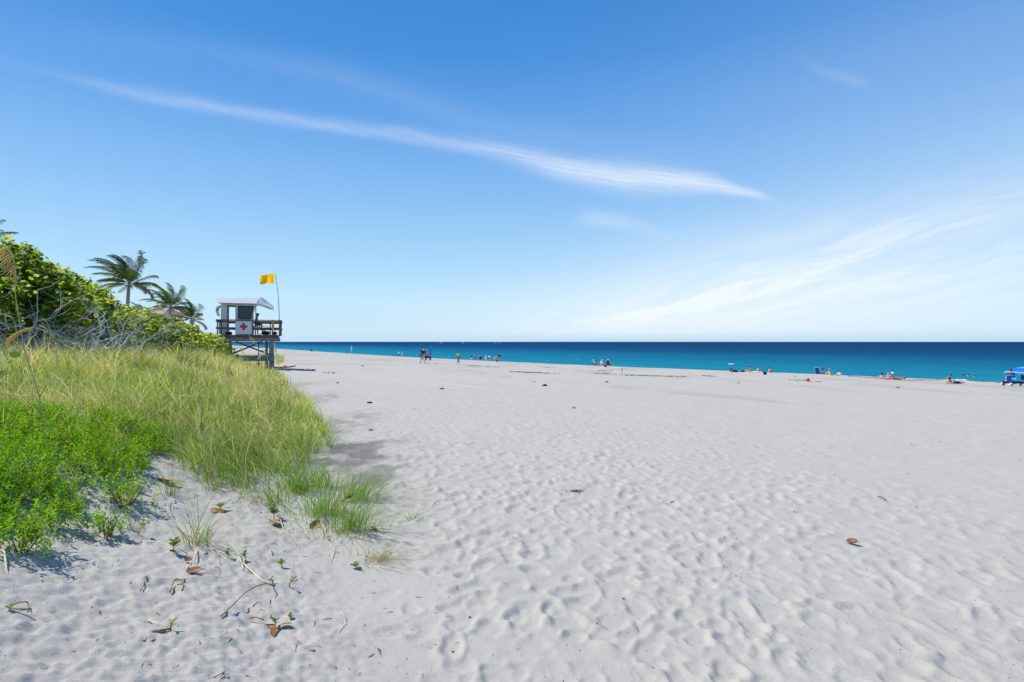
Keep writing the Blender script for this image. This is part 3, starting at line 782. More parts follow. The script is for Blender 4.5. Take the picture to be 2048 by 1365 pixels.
sea_oat([(408, 745), (396, 715), (390, 692), (384, 670), (374, 654)], 12., .5, 'short golden sea oat before the dark green hedge end')
sea_oat([(462, 735), (452, 705), (449, 688), (443, 677), (433, 671)], 13., .55, 'orange-brown sea oat nodding beside the left tower post')
sea_oat([(500, 760), (494, 722), (489, 708), (484, 698), (480, 690)], 12., .5, 'pale yellow sea oat under the cross brace of the tower')
sea_oat([(528, 765), (522, 728), (517, 698), (510, 682), (499, 671)], 11., .45, 'green-gold sea oat whose tip crosses the tower deck')
HEADK = .22
sea_oat([(538, 957), (537, 880), (538, 810), (538, 750), (536, 722), (530, 705), (519, 716)], 6.2, .2, 'tall straight sea oat standing at the near grass edge', 'oatpale', leafy=2, rad=.0045)
sea_oat([(567, 880), (563, 815), (560, 755), (557, 725), (554, 705), (549, 686)], 8., .45, 'upright sea oat with straw head in front of the right tower post', 'oatpale', rad=.0045)
HEADK = 1.
# ---- small sprouts
def seedling(px, py, h, n, label, bent=0., red=False, dead=0, ls=.035, lying=None):
    p = at(px, py); e = empty('seedling', p, random.uniform(-.3, .3), label, 'seedling', 'beach sprouts on the bare sand')
    b = MB(); top = Vector((bent, 0, h))
    h *= .8; top.z = h; bent += random.uniform(-.02, .02); top.x = bent
    b.tube([(0, 0, -.02), (bent * .15, .01, h * .5), top], [.004, .0035, .0028], 5)
    if lying:
        b.tube([(0, 0, .01), (lying * .5, -.01, .012), (lying, .01, .006)], [.005, .005, .003], 5)
    b.build('stem', M['redstem'] if red else M['twig'], e)
    k = n; a = np.arange(k) * 2.4; kk = np.linspace(.55, 1.05, k)
    C = np.stack([bent * kk, 0 * kk, h * kk], 1)
    U = np.stack([np.cos(a), np.sin(a), rng.uniform(.2, .9, k)], 1); Nm = np.stack([-.6 * np.cos(a), -.6 * np.sin(a), np.ones(k)], 1)
    v, f, c = leaves(C, Nm, U, ls * rng.uniform(.75, 1.25, k), pick([(.12, .22, .02), (.09, .17, .02), (.2, .26, .04)], [1, 1, .6], k), np.array([(0, 0), (.3, .28), (.75, .30), (1, 0), (.75, -.30), (.3, -.28)]))
    np_mesh('foliage', v, [f], M['creeper'], e, c)
    if dead:
        a = rng.uniform(0, 6.28, dead); C = np.stack([.05 * np.cos(a), .05 * np.sin(a), np.full(dead, .014)], 1)
        v, f, c = leaves(C, np.tile([[0, 0, 1.]], (dead, 1)) + rng.normal(0, .35, (dead, 3)), np.stack([np.cos(a), np.sin(a), 0 * a], 1), np.full(dead, .05), pick([(.42, .17, .05), (.30, .12, .05)], [1, 1], dead), np.array([(-.6, 0), (-.1, .35), (.6, .25), (1, 0), (.6, -.3), (-.1, -.35)]))
        np_mesh('dry_leaf', v, [f], M['chip'], e, c)
seedling(346, 1108, .10, 12, 'leafy sprout at the left foot of the open tuft', .02, False, 2, .045)
seedling(441, 1022, .05, 9, 'leafy sprout with dark rusty dead leaves around its base', 0, False, 5, .055)
seedling(548, 1040, .10, 16, 'large-leaved sprout just above the larger brown leaf', .02, False, 2, .06)
seedling(276, 1070, .11, 5, 'sprout on a bent red stem beside the thin arching blades', .05, True)
seedling(563, 1138, .05, 8, 'stocky green sprout on bare sand, right of the straw runners', .01, False, 0, .035)
seedling(577, 1178, .075, 5, 'forked red-stemmed sprout above the arched twig end', .03, True, 0, .03)
seedling(545, 1170, .04, 4, 'dark little sprout touching the arched twig', 0, False, 0, .025)
seedling(712, 1140, .025, 7, 'flat round green sprout alone among the footprints', 0, False, 0, .04)
seedling(340, 1266, .06, 5, 'red sprout rising from a stem that lies on the sand', .02, True, 0, .026, -.16)
seedling(548, 1256, .045, 5, 'sprout at the end of a dark stem lying on the sand', .03, True, 2, .03, -.12)
seedling(580, 1243, .035, 8, 'dark green upright sprout below the arched twig', 0, False, 0, .022)
seedling(16, 1222, .012, 8, 'green bud at the end of a looped twig at far left', 0, False, 0, .02, .12)
seedling(490, 1124, .06, 7, 'green sprout at the right end of the straw runners', 0, False, 0, .035)
seedling(455, 1116, .05, 7, 'green sprout among the middle of the straw runners', 0, False, 0, .032)
seedling(600, 898, .12, 26, 'round dark green sprout beside the pale tufts', .0, False, 0, .06)
seedling(690, 1005, .07, 20, 'low dark leafy sprout at the base of the right-bending tuft', .05, False, 1, .05)
seedling(742, 1060, .02, 5, 'flat green sprout under the sprawling blades, right side', .0, False, 1, .03)

# ---- fallen leaves, twigs and sticks
def dead_leaf(px, py, s, rz, col, label, curl=.5, tilt=.3):
    p = at(px, py); p.z += .008 + .22 * s * tilt
    o = MB(); n = 9; L = 7; vs = []
    for top in (0, 1):
        for i in range(L):
            u = -1 + 2 * i / (L - 1); wdt = math.sqrt(max(0, 1 - abs(u) ** 2.2)) * .62 + .01
            for j in range(n):
                t = -1 + 2 * j / (n - 1)
                vs.append((u * s, t * wdt * s, s * (curl * (t * wdt) ** 2 + .35 * curl * u * u * (1 if u > 0 else .4)) + top * .003 + .03 * s * math.sin(5 * t + 3 * u)))
    q = [(i * n + j, i * n + j + 1, (i + 1) * n + j + 1, (i + 1) * n + j) for i in range(L - 1) for j in range(n - 1)]
    off_ = L * n
    fs = q + [tuple(off_ + i for i in reversed(f)) for f in q]
    o.add(vs, fs, 0, True); o.tube([(s, 0, .35 * curl * s), (s * 1.35, .02 * s, .3 * curl * s)], [.004, .002], 5)
    ob_ = o.build('dead_leaf', mat('dead_leaf_' + str(px), col, .6, .3, .3, 30, .3, 80))
    ob_.location = p; ob_.rotation_euler = (tilt, random.uniform(-.2, .2), rz)
    tag(ob_, label, 'dead leaf', 'fallen leaves lying on the sand')
dead_leaf(550, 1050, .075, 2.6, (.42, .22, .07), 'larger curled tan leaf in front of the grass tufts', .5, .35)
dead_leaf(629, 1056, .062, 1.2, (.38, .20, .08), 'smaller upright brown leaf under the dense tuft', .6, .6)
dead_leaf(328, 966, .085, 2.9, (.50, .20, .04), 'plump orange leaf at the grass edge', .6, .25)
dead_leaf(350, 974, .06, .3, (.40, .24, .08), 'tan leaf tucked behind the plump orange leaf', .4, .3)
dead_leaf(245, 1016, .06, 3.0, (.45, .25, .08), 'flat orange-tan leaf at the foot of the green shrublet', .3, .1)
dead_leaf(125, 1022, .055, .8, (.48, .22, .12), 'pinkish leaf lying among the creeper', .3, .2)
dead_leaf(388, 1147, .045, .4, (.34, .14, .05), 'rusty leaf below the straw runners', .7, .3)
dead_leaf(376, 1126, .03, 1.4, (.36, .13, .05), 'small rust-red leaf at the base of the open tuft', .7, .3)
dead_leaf(444, 975, .05, .2, (.22, .09, .05), 'dark brown leaf at the shaded grass edge', .5, .3)
dead_leaf(1705, 1088, .048, -.9, (.20, .09, .05), 'dark brown crumpled leaf alone on the smooth sand', 1.0, .4)
dead_leaf(742, 863, .05, .5, (.45, .20, .09), 'rust-coloured scrap beyond the dark sand patch', .8, .5)
dead_leaf(1148, 818, .06, .2, (.5, .22, .05), 'orange scrap far out on the trampled sand', .8, .5)
def twig(pts, r, label, m='twig', group='twigs and sticks on the sand', name='twig'):
    """pts: (px, py, height above sand)"""
    P = []
    for x, y, h in pts:
        q = at(x, y); P.append(Vector((q.x, q.y, q.z + h + r * .6)))
    base = P[0].copy(); P = [q - base for q in P]; fine = []
    for i in range(len(P) - 1):
        p0 = P[max(i - 1, 0)]; p1 = P[i]; p2 = P[i + 1]; p3 = P[min(i + 2, len(P) - 1)]
        for k in range(5):
            t = k / 5.; fine.append(.5 * ((2 * p1) + (p2 - p0) * t + (2 * p0 - 5 * p1 + 4 * p2 - p3) * t * t + (-p0 + 3 * p1 - 3 * p2 + p3) * t ** 3) + Vector((random.gauss(0, 1), random.gauss(0, 1), 0)) * r * .35)
    P = fine + [P[-1]]
    k = len(P)
    o = MB().tube(P, [r * (1 - .35 * i / (k - 1)) for i in range(k)], 6).build(name, M[m]); o.location = base
    tag(o, label, 'twig', group)
twig([(441, 1236, .0), (462, 1226, .03), (490, 1210, .065), (520, 1198, .075), (538, 1186, .05), (545, 1172, .0)], .0045, 'long arched tan twig casting a curved shadow')
twig([(545, 1172, 0), (520, 1160, .004), (495, 1140, .01), (470, 1122, .02), (440, 1112, .02), (410, 1102, .015)], .005, 'twisted straw runner trailing right from the open tuft', 'oatpale')
twig([(400, 1100, .02), (430, 1098, .05), (462, 1105, .05), (480, 1125, .03), (487, 1142, 0)], .004, 'straw stalk arching over the runners', 'oatpale')
twig([(395, 1105, .02), (388, 1125, .02), (372, 1140, .0)], .004, 'short straw stalk leaning down below the open tuft', 'oatpale')
twig([(281, 1184, 0), (287, 1174, .006), (289, 1164, .010), (297, 1152, .0)], .004, 'short crooked twig with a thin shadow, left of the fork')
twig([(340, 1187, 0), (344, 1176, .01), (352, 1166, .014), (366, 1170, .006), (363, 1183, .0)], .0045, 'forked dark twig below the rusty leaf')
twig([(348, 1166, .01), (378, 1160, .0), (400, 1150, .0), (420, 1147, .0)], .003, 'thin twig lying between the fork and the rusty leaf')
twig([(2, 1105, .0), (8, 1120, .03), (12, 1138, .02), (16, 1152, 0)], .006, 'straw-coloured stalk at the far left edge', 'oatpale')
twig([(16, 1222, .01), (38, 1216, .02), (55, 1213, .01), (57, 1222, 0), (40, 1226, 0)], .0035, 'looped twig at far left')
twig([(682, 1225, 0), (687, 1238, .015), (690, 1250, .01), (680, 1262, 0), (676, 1275, 0)], .002, 'kinked white straw near the footprints', 'oatpale')
twig([(425, 1364, 0), (440, 1355, .01), (456, 1344, 0)], .003, 'pale straw at the bottom of the sand')
twig([(500, 1238, .0), (512, 1244, .02), (528, 1250, .012)], .004, 'dark stem piece beside the lying sprout', 'redstem')
twig([(1755, 994, 0), (1766, 1000, .018), (1778, 1008, 0)], .008, 'broken tan stick on the smooth sand', 'twig', name='stick')
twig([(290, 1272, .0), (310, 1270, .006), (333, 1268, .004)], .004, 'pinkish root piece lying beside the red sprout', 'redstem')
twig([(296, 1243, 0), (316, 1252, .012), (336, 1258, .01)], .003, 'yellow straw leaning to the red sprout', 'oatpale')
twig([(754, 1126, .0), (765, 1114, .03), (776, 1100, .05)], .003, 'green straw sticking up beside the flattened tuft', 'oatstem')
twig([(828, 1038, .0), (846, 1018, .08), (866, 988, .16)], .0025, 'thin leaning stalk beside the tiny tuft', 'oatstem')
twig([(1340, 1006, 0), (1352, 1003, .0)], .004, 'short dark stick left of the tan stick')
twig([(870, 1007, 0), (884, 1002, .01)], .003, 'short pale straw near the centre footprints', 'oatpale')

for pts, lab in (([(700, 1075, .02), (735, 1085, .03), (770, 1092, .02), (800, 1086, 0)], 'pale runner creeping right from the sprawling tuft toward the footprints'),
                 ([(560, 1040, .02), (568, 1065, .02), (590, 1085, .01), (600, 1105, 0)], 'straw runner hanging down past the larger brown leaf'),
                 ([(650, 1060, .01), (655, 1085, .01), (668, 1105, .01), (662, 1125, 0)], 'thin runner trailing down below the smaller brown leaf'),
                 ([(500, 985, .02), (470, 1000, .02), (440, 1008, .01), (415, 1003, 0)], 'straw runner lying left along the front of the grass edge'),
                 ([(345, 1000, .03), (335, 1020, .03), (350, 1040, .01), (380, 1052, 0)], 'curling dry runner below the plump orange leaf')):
    twig(pts, .0032, lab, 'oatpale', 'dry runners on the sand', 'grass_runner')
# ---- sea grape shrubs along the dune crest
HEDGE_Y = [6, 12, 16, 21, 25, 28, 36, 45, 60, 85, 130]
HEDGE_T = [5.2, 5.05, 4.8, 4.15, 3.55, 3.32, 2.95, 2.48, 2.2, 2.0, 1.9]      # top of the wind-sheared canopy, world z
def hedge_x(y): return np.interp(y, [4, 16, 28, 45, 70, 130], [-12.4, -14.6, -18.6, -24.2, -33, -56])
LEAFC = [(.33, .43, .05), (.23, .34, .042), (.11, .20, .032), (.48, .54, .12), (.50, .32, .04), (.58, .58, .26), (.04, .08, .018)]
rt = np.array([(math.cos(t) * .5 + .5, math.sin(t) * .52) for t in np.linspace(0, 2 * PI, 8)[:-1]])
def limb(b, p, d, L, r, mi, depth=0, wig=.35, up=.05):
    pts = [p.copy()]; rad = [r]; n = max(4, int(L / .28)); q = p.copy(); dd = d.normalized()
    for i in range(n):
        dd = (dd + Vector((random.gauss(0, wig), random.gauss(0, wig), random.gauss(0, wig) + up))).normalized()
        q = q + dd * (L / n); pts.append(q.copy()); rad.append(r * (1 - .75 * (i + 1) / n))
        if depth > 0 and random.random() < .5:
            limb(b, q, (dd + Vector((random.gauss(0, .8), random.gauss(0, .8), random.gauss(0, .5)))), L * .5, rad[-1] * .7, mi, depth - 1, wig, up)
    b.tube(pts, rad, 5 if r > .012 else 3, mi, False)
def sea_grape(y0, y1, wd, nleaf, skirt, nlimb, label, leafsz=.062, xoff=0., ty=0., bare=0., name='sea_grape'):
    yc = (y0 + y1) / 2; xc = float(hedge_x(yc)) + xoff; g0 = gz(xc, yc)
    e = empty(name, (xc, yc, g0), 0, label, 'shrub', 'sea grape shrubs along the dune')
    top_c = np.interp(yc, HEDGE_Y, HEDGE_T) + ty
    # leaf shell: an uneven dome, lower toward the sea, hanging down to the skirt height on the open side
    nl = 46; lob = []
    for i in range(nl):
        y = random.uniform(y0, y1); f = random.random()
        x = float(hedge_x(y)) + xoff + wd * (.95 - 2.1 * f)
        top = np.interp(y, HEDGE_Y, HEDGE_T) + ty
        edge = 1 - .52 * max(0, (.95 - 2.1 * f)) ** 1.4 - .08 * max(0, -(.95 - 2.1 * f)) ** 2
        endf = 1 - .10 * (abs(y - yc) / ((y1 - y0) / 2)) ** 3
        r = random.uniform(.32, .92) * (1 if top > 2.6 else .75)
        gr = gz(x, y)
        zt = gr + (top - gr) * edge * endf - r * .95 + random.uniform(-.40, .14)
        lob.append((x, y, zt, r))
        nxt = zt - r * .9
        while nxt > gr + (skirt if f < .55 else .15) and random.random() < (.8 if f < .55 else 1.):
            lob.append((x + random.uniform(-.1, .35), y + random.uniform(-.4, .4), nxt, r * .9)); nxt -= r * random.uniform(.7, 1.2)
    lob = np.array(lob); k = rng.integers(0, len(lob), nleaf)
    dv = rng.normal(0, 1, (nleaf, 3)); dv /= np.linalg.norm(dv, axis=1, keepdims=True); dv[:, 2] = np.where(dv[:, 2] < -.5, -dv[:, 2], dv[:, 2])
    rr = lob[k, 3:4] * rng.uniform(.45, 1.08, (nleaf, 1)) ** .6
    C = lob[k, :3] + dv * rr * np.array([1, 1, .85])
    # sprays that stick out past the dome
    ns = nleaf // 14; C[:ns] += dv[:ns] * rng.uniform(.02, .14, (ns, 1)) + np.array([0, 0, .02])
    keep = C[:, 2] > ground(C[:, 0], C[:, 1]) + .12
    C = C[keep]; dv = dv[keep]; n = len(C)
    Nm = dv * .45 + rng.normal(0, .5, (n, 3)) + np.array([-.25, 0, .7]); U = rng.normal(0, 1, (n, 3)) + np.array([0, 0, .3])
    tone = fbm(C[:, 0] * 1.3 + C[:, 2], C[:, 1] * 1.3 - C[:, 2], 88, 2)
    colA = pick(LEAFC, [3.2, 3, 1.8, 1.8, .5, .8, .4], n, .25); colB = pick(LEAFC, [1.6, 3, 3.4, .6, .2, .35, 1.6], n, .25)
    col = np.where((rng.random(n) < ss((tone - .36) / .25))[:, None], colA, colB)
    v, f, c = leaves(C - np.array([xc, yc, g0]), Nm, U, 2 * leafsz * rng.uniform(.65, 1.2, n), col, rt, .22)
    np_mesh('crown', v, [f], M['leaf'], e, c)
    for i in range(nlimb):
        b = MB()
        y = random.uniform(y0, y1); x = float(hedge_x(y)) + xoff + random.uniform(-.3, wd * .75)
        p = Vector((x - xc, y - yc, gz(x, y) - g0 - .05))
        h = (np.interp(y, HEDGE_Y, HEDGE_T) + ty - g0) * random.uniform(.40, .70)
        limb(b, p, Vector((random.gauss(.15, .55), random.gauss(0, .65), .9)), h, random.uniform(.018, .05), 0, 2, .32, .06)
        b.build('trunk', M['bark'], e)
    b = MB()
    for i in range(int(nlimb * bare)):
        y = random.uniform(y0, y1); x = float(hedge_x(y)) + xoff + wd * random.uniform(.35, 1.1)
        z = gz(x, y) + random.uniform(.05, 1.3)
        limb(b, Vector((x - xc, y - yc, z - g0)), Vector((random.gauss(.2, .8), random.gauss(0, .9), random.gauss(.1, .5))), random.uniform(.7, 1.7), random.uniform(.008, .022), 0, 1, .45, .0)
    if b.v: b.build('twig_tangle', M['bark'], e)['kind'] = 'stuff'
sea_grape(9.5, 15.2, 2.6, 26000, 1.05, 30, 'tallest sea grape, at the left edge over a dark tangle of trunks', .058, bare=3.2)
sea_grape(15.2, 19.8, 2.6, 26000, 1.0, 26, 'tall sea grape behind the bare grey shrub, sloping down to the tall palm', .060, bare=3.2)
sea_grape(19.8, 25.5, 2.7, 24000, .7, 18, 'sea grape directly below the tall palm', .064, bare=3.0)
sea_grape(25.5, 32, 2.8, 20000, .3, 10, 'yellow-green sea grape below the second palm', .07, bare=.5)
sea_grape(32, 40, 2.9, 17000, .1, 10, 'dark green sea grape below the third palm', .08, bare=.2)
sea_grape(40, 52, 3.0, 12000, .1, 8, 'low dark sea grape whose end meets the lifeguard tower', .095, -1.6, bare=.1)
sea_grape(52, 75, 3.4, 9000, .1, 6, 'far low sea grape behind the lifeguard tower', .14, -6.)
# leafless shrub of grey twigs between the green ones
b = MB(); c0 = dep(212, 700, 16.2); c0.z = gz(c0.x, c0.y)
e = empty('bare_shrub', c0, 0, 'leafless shrub of pale grey twigs among the sea grapes', 'shrub')
for i in range(22):
    a = random.uniform(0, 6.28)
    limb(b, Vector((.5 * math.cos(a), .5 * math.sin(a), -.05)), Vector((.75 * math.cos(a) + .15, .5 * math.sin(a), .9)), random.uniform(1.2, 2.1), random.uniform(.016, .034), 0, 3, .30, .03)
b.build('branch', M['bark'], e)
# fallen limbs on the ground before the trunks
for (pts, label) in (([(160, 718), (185, 702), (215, 694), (245, 690)], 'pale grey limb lying under the bare shrub'), ([(170, 722), (188, 700), (196, 680), (203, 655), (210, 625)], 'upright weathered limb rising through the bare shrub'), ([(0, 690), (40, 693), (75, 690), (110, 696)], 'long grey limb lying along the foot of the tallest sea grape')):
    P = [dep(x, y, 14.6) for x, y in pts]; base = P[0].copy(); base.z = gz(base.x, base.y); P[0].z = base.z - .03
    b = MB(); fine = []
    for i in range(len(P) - 1):
        for k in range(4): fine.append(P[i].lerp(P[i + 1], k / 4) - base + Vector((random.gauss(0, .035), random.gauss(0, .035), random.gauss(0, .03) if i + k else 0)))
    fine.append(P[-1] - base); kk = len(fine)
    b.tube(fine, [.042 * (1 - .75 * i / kk) for i in range(kk)], 6)
    for i in range(3, kk, 2): limb(b, fine[i], (fine[i] - fine[i - 1]) + Vector((random.gauss(0, .12), random.gauss(0, .12), random.gauss(.05, .08))), random.uniform(.4, .9), .02 * (1 - .6 * i / kk), 0, 1, .4, .02)
    o = b.build('dead_limb', M['bark']); o.location = base
    tag(o, label, 'dead branch', 'dead limbs at the foot of the shrubs')
# a young broad-leaved plant by the left edge
p = dep(10, 735, 8.2); p.z = gz(p.x, p.y)
e = empty('young_sea_grape', p, 0, 'young sea grape with big pale leaves at the left edge', 'plant')
n = 22; hgt = max(.25, (CAMZ + (684 - 705) / F * 8.2) - p.z)
C = np.stack([rng.normal(0, .09, n), rng.normal(0, .1, n), rng.uniform(.25, 1.1, n) * hgt], 1)
v, f, c = leaves(C, rng.normal(0, .5, (n, 3)) + np.array([.2, -.6, .6]), rng.normal(0, 1, (n, 3)), rng.uniform(.08, .13, n), pick([(.30, .36, .10), (.22, .30, .06)], [1, 1], n), rt)
np_mesh('foliage', v, [f], M['leaf'], e, c)
MB().tube([(0, 0, -.03), (.02, 0, hgt * .5), (.0, .02, hgt)], [.012, .009, .004], 5).build('stem', M['bark'], e)

# ---- coconut palms, combed by the sea wind
def palm(px, py_c, d, L, nf, label, seed, hgt=None, trunk_r=.15, group='coconut palms behind the hedge', wind=.75):
    rnd = random.Random(seed); top = dep(px, py_c, d); g = gz(top.x, top.y)
    e = empty('coconut_palm', (top.x, top.y, g), 0, label, 'palm tree', group); H = top.z - g
    b = MB(); n = 14
    pts = [Vector((-.25 * math.sin(PI * i / n) * .6, 0, H * i / n - .05)) for i in range(n + 1)]
    b.tube(pts, [trunk_r * (1.25 - .35 * i / n + (.03 if i % 2 else 0)) for i in range(n + 1)], 9, 0)
    b.build('trunk', M['palm_trunk'], e)
    cr = MB()
    for i in range(9):
        a = rnd.uniform(0, 6.28); cr.tube([(0, 0, H - .35), (.16 * math.cos(a), .16 * math.sin(a), H - .05), (.35 * math.cos(a), .35 * math.sin(a), H - .1 - .5 * rnd.random())], [.05, .045, .02], 5)
    cr.build('boot_fibre', M['twig'], e)
    for k in range(nf):
        a = 2.4 * k + rnd.uniform(-.3, .3); f = k / (nf - 1)
        el0 = 1.45 - 1.50 * f ** 1.1 + rnd.uniform(-.1, .1)
        dv = Vector((math.cos(a) * math.cos(el0), math.sin(a) * math.cos(el0), math.sin(el0)))
        Lf = L * rnd.uniform(.85, 1.05) * (.72 + .35 * math.sin(PI * min(1, f * 1.3 + .15)))
        P = [Vector((.08 * math.cos(a), .08 * math.sin(a), H))]; D = [dv.copy()]; m = 16
        for i in range(m):
            dv = (dv + Vector((-wind * .15 * (.3 + i / m), .02, -.058 * (.3 + 1.5 * i / m)))).normalized()
            P.append(P[-1] + dv * Lf / m); D.append(dv.copy())
        V_ = []; F4 = []; C_ = []
        base_c = [(.07, .12, .018), (.11, .17, .022), (.045, .07, .014)][rnd.randrange(3)]
        if f > .88: base_c = (.20, .15, .08)
        for i in range(1, m + 1):                                       # midrib as a thin double strip
            s_ = D[i].cross(Vector((0, 0, 1))).normalized() * .022 * (1.15 - i / m)
            s0 = D[i - 1].cross(Vector((0, 0, 1))).normalized() * .022 * (1.15 - (i - 1) / m)
            o_ = len(V_); V_ += [P[i - 1] - s0, P[i - 1] + s0, P[i] + s_, P[i] - s_]; F4.append((o_, o_ + 1, o_ + 2, o_ + 3)); C_ += [(.16, .15, .06)] * 4
        nlf = 34
        for j in range(nlf):
            u = .13 + .87 * j / (nlf - 1); q = u * m; i = min(int(q), m - 1); p = P[i].lerp(P[i + 1], q - i); d_ = D[i]
            side = d_.cross(Vector((0, 0, 1))); side = side.normalized() if side.length > .05 else Vector((0, 1, 0))
            ll = L * .21 * (math.sin(PI * (.12 + .80 * u)) ** .7) * rnd.uniform(.8, 1.1)
            for sd in (-1, 1):
                dr = (side * sd * .70 + d_ * .85 + Vector((-wind * .45, 0, -.22))).normalized()
                dr2 = (dr + Vector((-wind * .4, 0, -.75))).normalized()
                a1 = p + dr * ll * .55; a2 = a1 + dr2 * ll * .5
                wv = d_.normalized() * (.024 * L / 3.5)
                o_ = len(V_); V_ += [p - wv, p + wv, a1 + wv * 1.1, a1 - wv * 1.1, a2 + wv * .25, a2 - wv * .25]
                F4 += [(o_, o_ + 1, o_ + 2, o_ + 3), (o_ + 3, o_ + 2, o_ + 4, o_ + 5)]
                t_ = rnd.uniform(.75, 1.3); C_ += [tuple(c * t_ for c in base_c)] * 6
        np_mesh('frond', np.array([tuple(x) for x in V_]), [np.array(F4, np.int32)], M['palm'], e, np.array(C_))
palm(258, 569, 52, 3.8, 30, 'tallest coconut palm with its whole crown against the sky', 3)
palm(341, 614, 66, 3.5, 26, 'middle coconut palm with its crown just above the hedge', 8)
palm(384, 640, 74, 3.4, 22, 'lowest coconut palm at the hedge end beside the tower', 14)
palm(283, 632, 60, 1.9, 11, 'small palm peeking over the hedge between two larger palms', 21)
palm(-66, 500, 34, 3.0, 18, 'palm off the left edge with one brown frond tip in view', 33, wind=.1)

# ---- a house roof behind the hedge
hp = dep(296, 650, 86); hz = gz(hp.x, hp.y)
e = empty('beach_house', (hp.x, hp.y, hz), 0, 'low tan-roofed house mostly hidden behind the hedge', 'house')
roof_z = CAMZ + (684 - 617) / F * 86 - hz
MB().box((-1.2, 3, (roof_z - .9) / 2), (6.0, 6, roof_z - .9)).build('wall', M['stucco'], e)
b = MB(); z1, z2 = roof_z - .9, roof_z
vs = [(-4.6, -.4, z1), (2.6, -.4, z1), (2.6, 6.4, z1), (-4.6, 6.4, z1), (-3.2, 2.2, z2), (1.6, 2.2, z2), (1.6, 3.8, z2), (-3.2, 3.8, z2)]
b.add(vs, [(3, 2, 1, 0), (4, 5, 6, 7), (0, 1, 5, 4), (1, 2, 6, 5), (2, 3, 7, 6), (3, 0, 4, 7)]); b.build('roof', M['tanroof'], e)
b = MB()
for x in (-3.2, -1.2, .8): b.box((x, -.01, 1.6), (1.1, .05, 1.2))
b.build('window', M['black'], e)
# ================================================================== lifeguard tower (x toward the sea, y away from the camera)
TW = Vector((-20.3, 39.2, -.45)); TRZ = R(21)
tower = empty('lifeguard_tower', TW, TRZ, 'white-roofed lifeguard tower on timber posts beside the dune grass', 'lifeguard tower')
tower.scale = (.95, 1, 1)
def tz(z): return z - TW.z
DZ = 2.08
b = MB()
for i in range(24): b.box((2.14, .10 + i * .15, tz(DZ) - .02), (4.26, .142, .04), bev=.004)
b.build('deck', M['wood_brown'], tower)
b = MB(); b.box((2.03, -.03, tz(2.0)), (4.1, .05, .17)); b.box((2.03, 3.66, tz(2.0)), (4.1, .05, .17)); b.build('fascia', M['wood_brown'], tower)
b = MB()
for y in (.06, 1.8, 3.5): b.box((2.30, y, tz(1.755)), (3.7, .10, .27))
for x in (.5, 1.7, 2.9, 4.0): b.box((x, 1.78, tz(1.94)), (.07, 3.4, .10))
b.build('beam', M['wood_grey'], tower)
for (x, y, w_) in ((.45, .05, .30), (3.62, .05, .34), (.45, 3.45, .30), (3.12, 3.45, .18)):
    wx, wy = TW.x + x * math.cos(TRZ) - y * math.sin(TRZ), TW.y + x * math.sin(TRZ) + y * math.cos(TRZ)
    zb = gz(wx, wy) - .25 - TW.z
    MB().box((x, y + .16, (zb + tz(1.62)) / 2), (w_, w_, tz(1.62) - zb), bev=.02).build('post', M['wood_grey'], tower)
def brace(p, q): MB().bar(p, q, .05, .11).build('brace', M['wood_brown'], tower)
brace((1.20, .30, tz(1.60)), (3.45, .30, tz(.70))); brace((2.95, .36, tz(1.60)), (.62, .36, tz(.62)))
brace((.50, 3.2, tz(1.60)), (.50, .5, tz(.70)))
b = MB(); b.box((2.05, .24, tz(.43)), (2.95, .07, .40)); b.build('cross_beam', M['wood_grey'], tower)
# railing
b = MB(); RZ = DZ + 1.07
spots = [(x, -.01) for x in (.02, .26, 2.28, 2.68, 3.68, 4.22)] + [(x, y) for y in (1.2, 2.4, 3.6) for x in (4.22, .02)] + [(x, 3.6) for x in (1.2, 2.3, 3.4)]
for x, y in spots: MB().box((x, y, tz(DZ + .49)), (.09, .09, 1.02)).build('rail_post', M['wood_brown'], tower)
def rails(z, w_, h_, m, nm):
    b = MB(); b.box((2.12, -.03, tz(z)), (4.44, w_, h_)); b.box((4.24, 1.84, tz(z) - .003), (w_ * .9, 3.55, h_)); b.box((0.0, 1.84, tz(z) - .003), (w_ * .9, 3.55, h_)); b.box((2.12, 3.68, tz(z) + .002), (4.40, w_, h_))
    b.build(nm, m, tower)
rails(RZ - .03, .17, .05, M['wood_red'], 'top_rail'); rails(RZ - .13, .04, .11, M['wood_brown'], 'upper_rail'); rails(DZ + .47, .045, .12, M['wood_brown'], 'middle_rail')
# ladder on the sea side
b = MB()
for x in (2.58, 3.22): b.bar((x, 2.75, tz(1.95)), (x + .02, 2.60, tz(-.42)), .06, .08)
for i in range(9): z = 1.68 - i * .25; b.bar((2.58, 2.73 - i * .016, tz(z)), (3.22, 2.73 - i * .016, tz(z)), .04, .035)
b.build('ladder', M['wood_brown'], tower)
# cabin
cab = MB(); cz0, cz1 = DZ + .0, 4.27
yb, yf = 2.75, .92
def wall_front(y, th, holes):
    """wall in the x,z plane with see-through openings: built from pieces between them"""
    xs = .42
    for (x0, x1, z0, z1) in holes: cab.box(((x0 + x1) / 2, y, tz((z0 + z1) / 2)), (x1 - x0, th, z1 - z0), bev=.01)
wall_front(yf, .07, [(.42, .83, cz0, cz1), (1.41, 1.55, cz0, cz1), (.834, 1.406, 4.16, cz1), (1.554, 2.62, 4.16, cz1)])
cab.prism([(1.553, tz(cz0)), (2.16, tz(cz0)), (2.44, tz(3.22)), (1.553, tz(3.22))], yf - .034, yf + .034)
cab.prism([(2.44, tz(3.223)), (2.53, tz(3.223)), (2.77, tz(4.27)), (2.623, tz(4.27)), (2.623, tz(4.16))], yf - .033, yf + .033)
wall_front(yb, .07, [(.455, .76, cz0, cz1), (1.42, 2.5, cz0, cz1), (.764, 1.416, 4.16, cz1)])
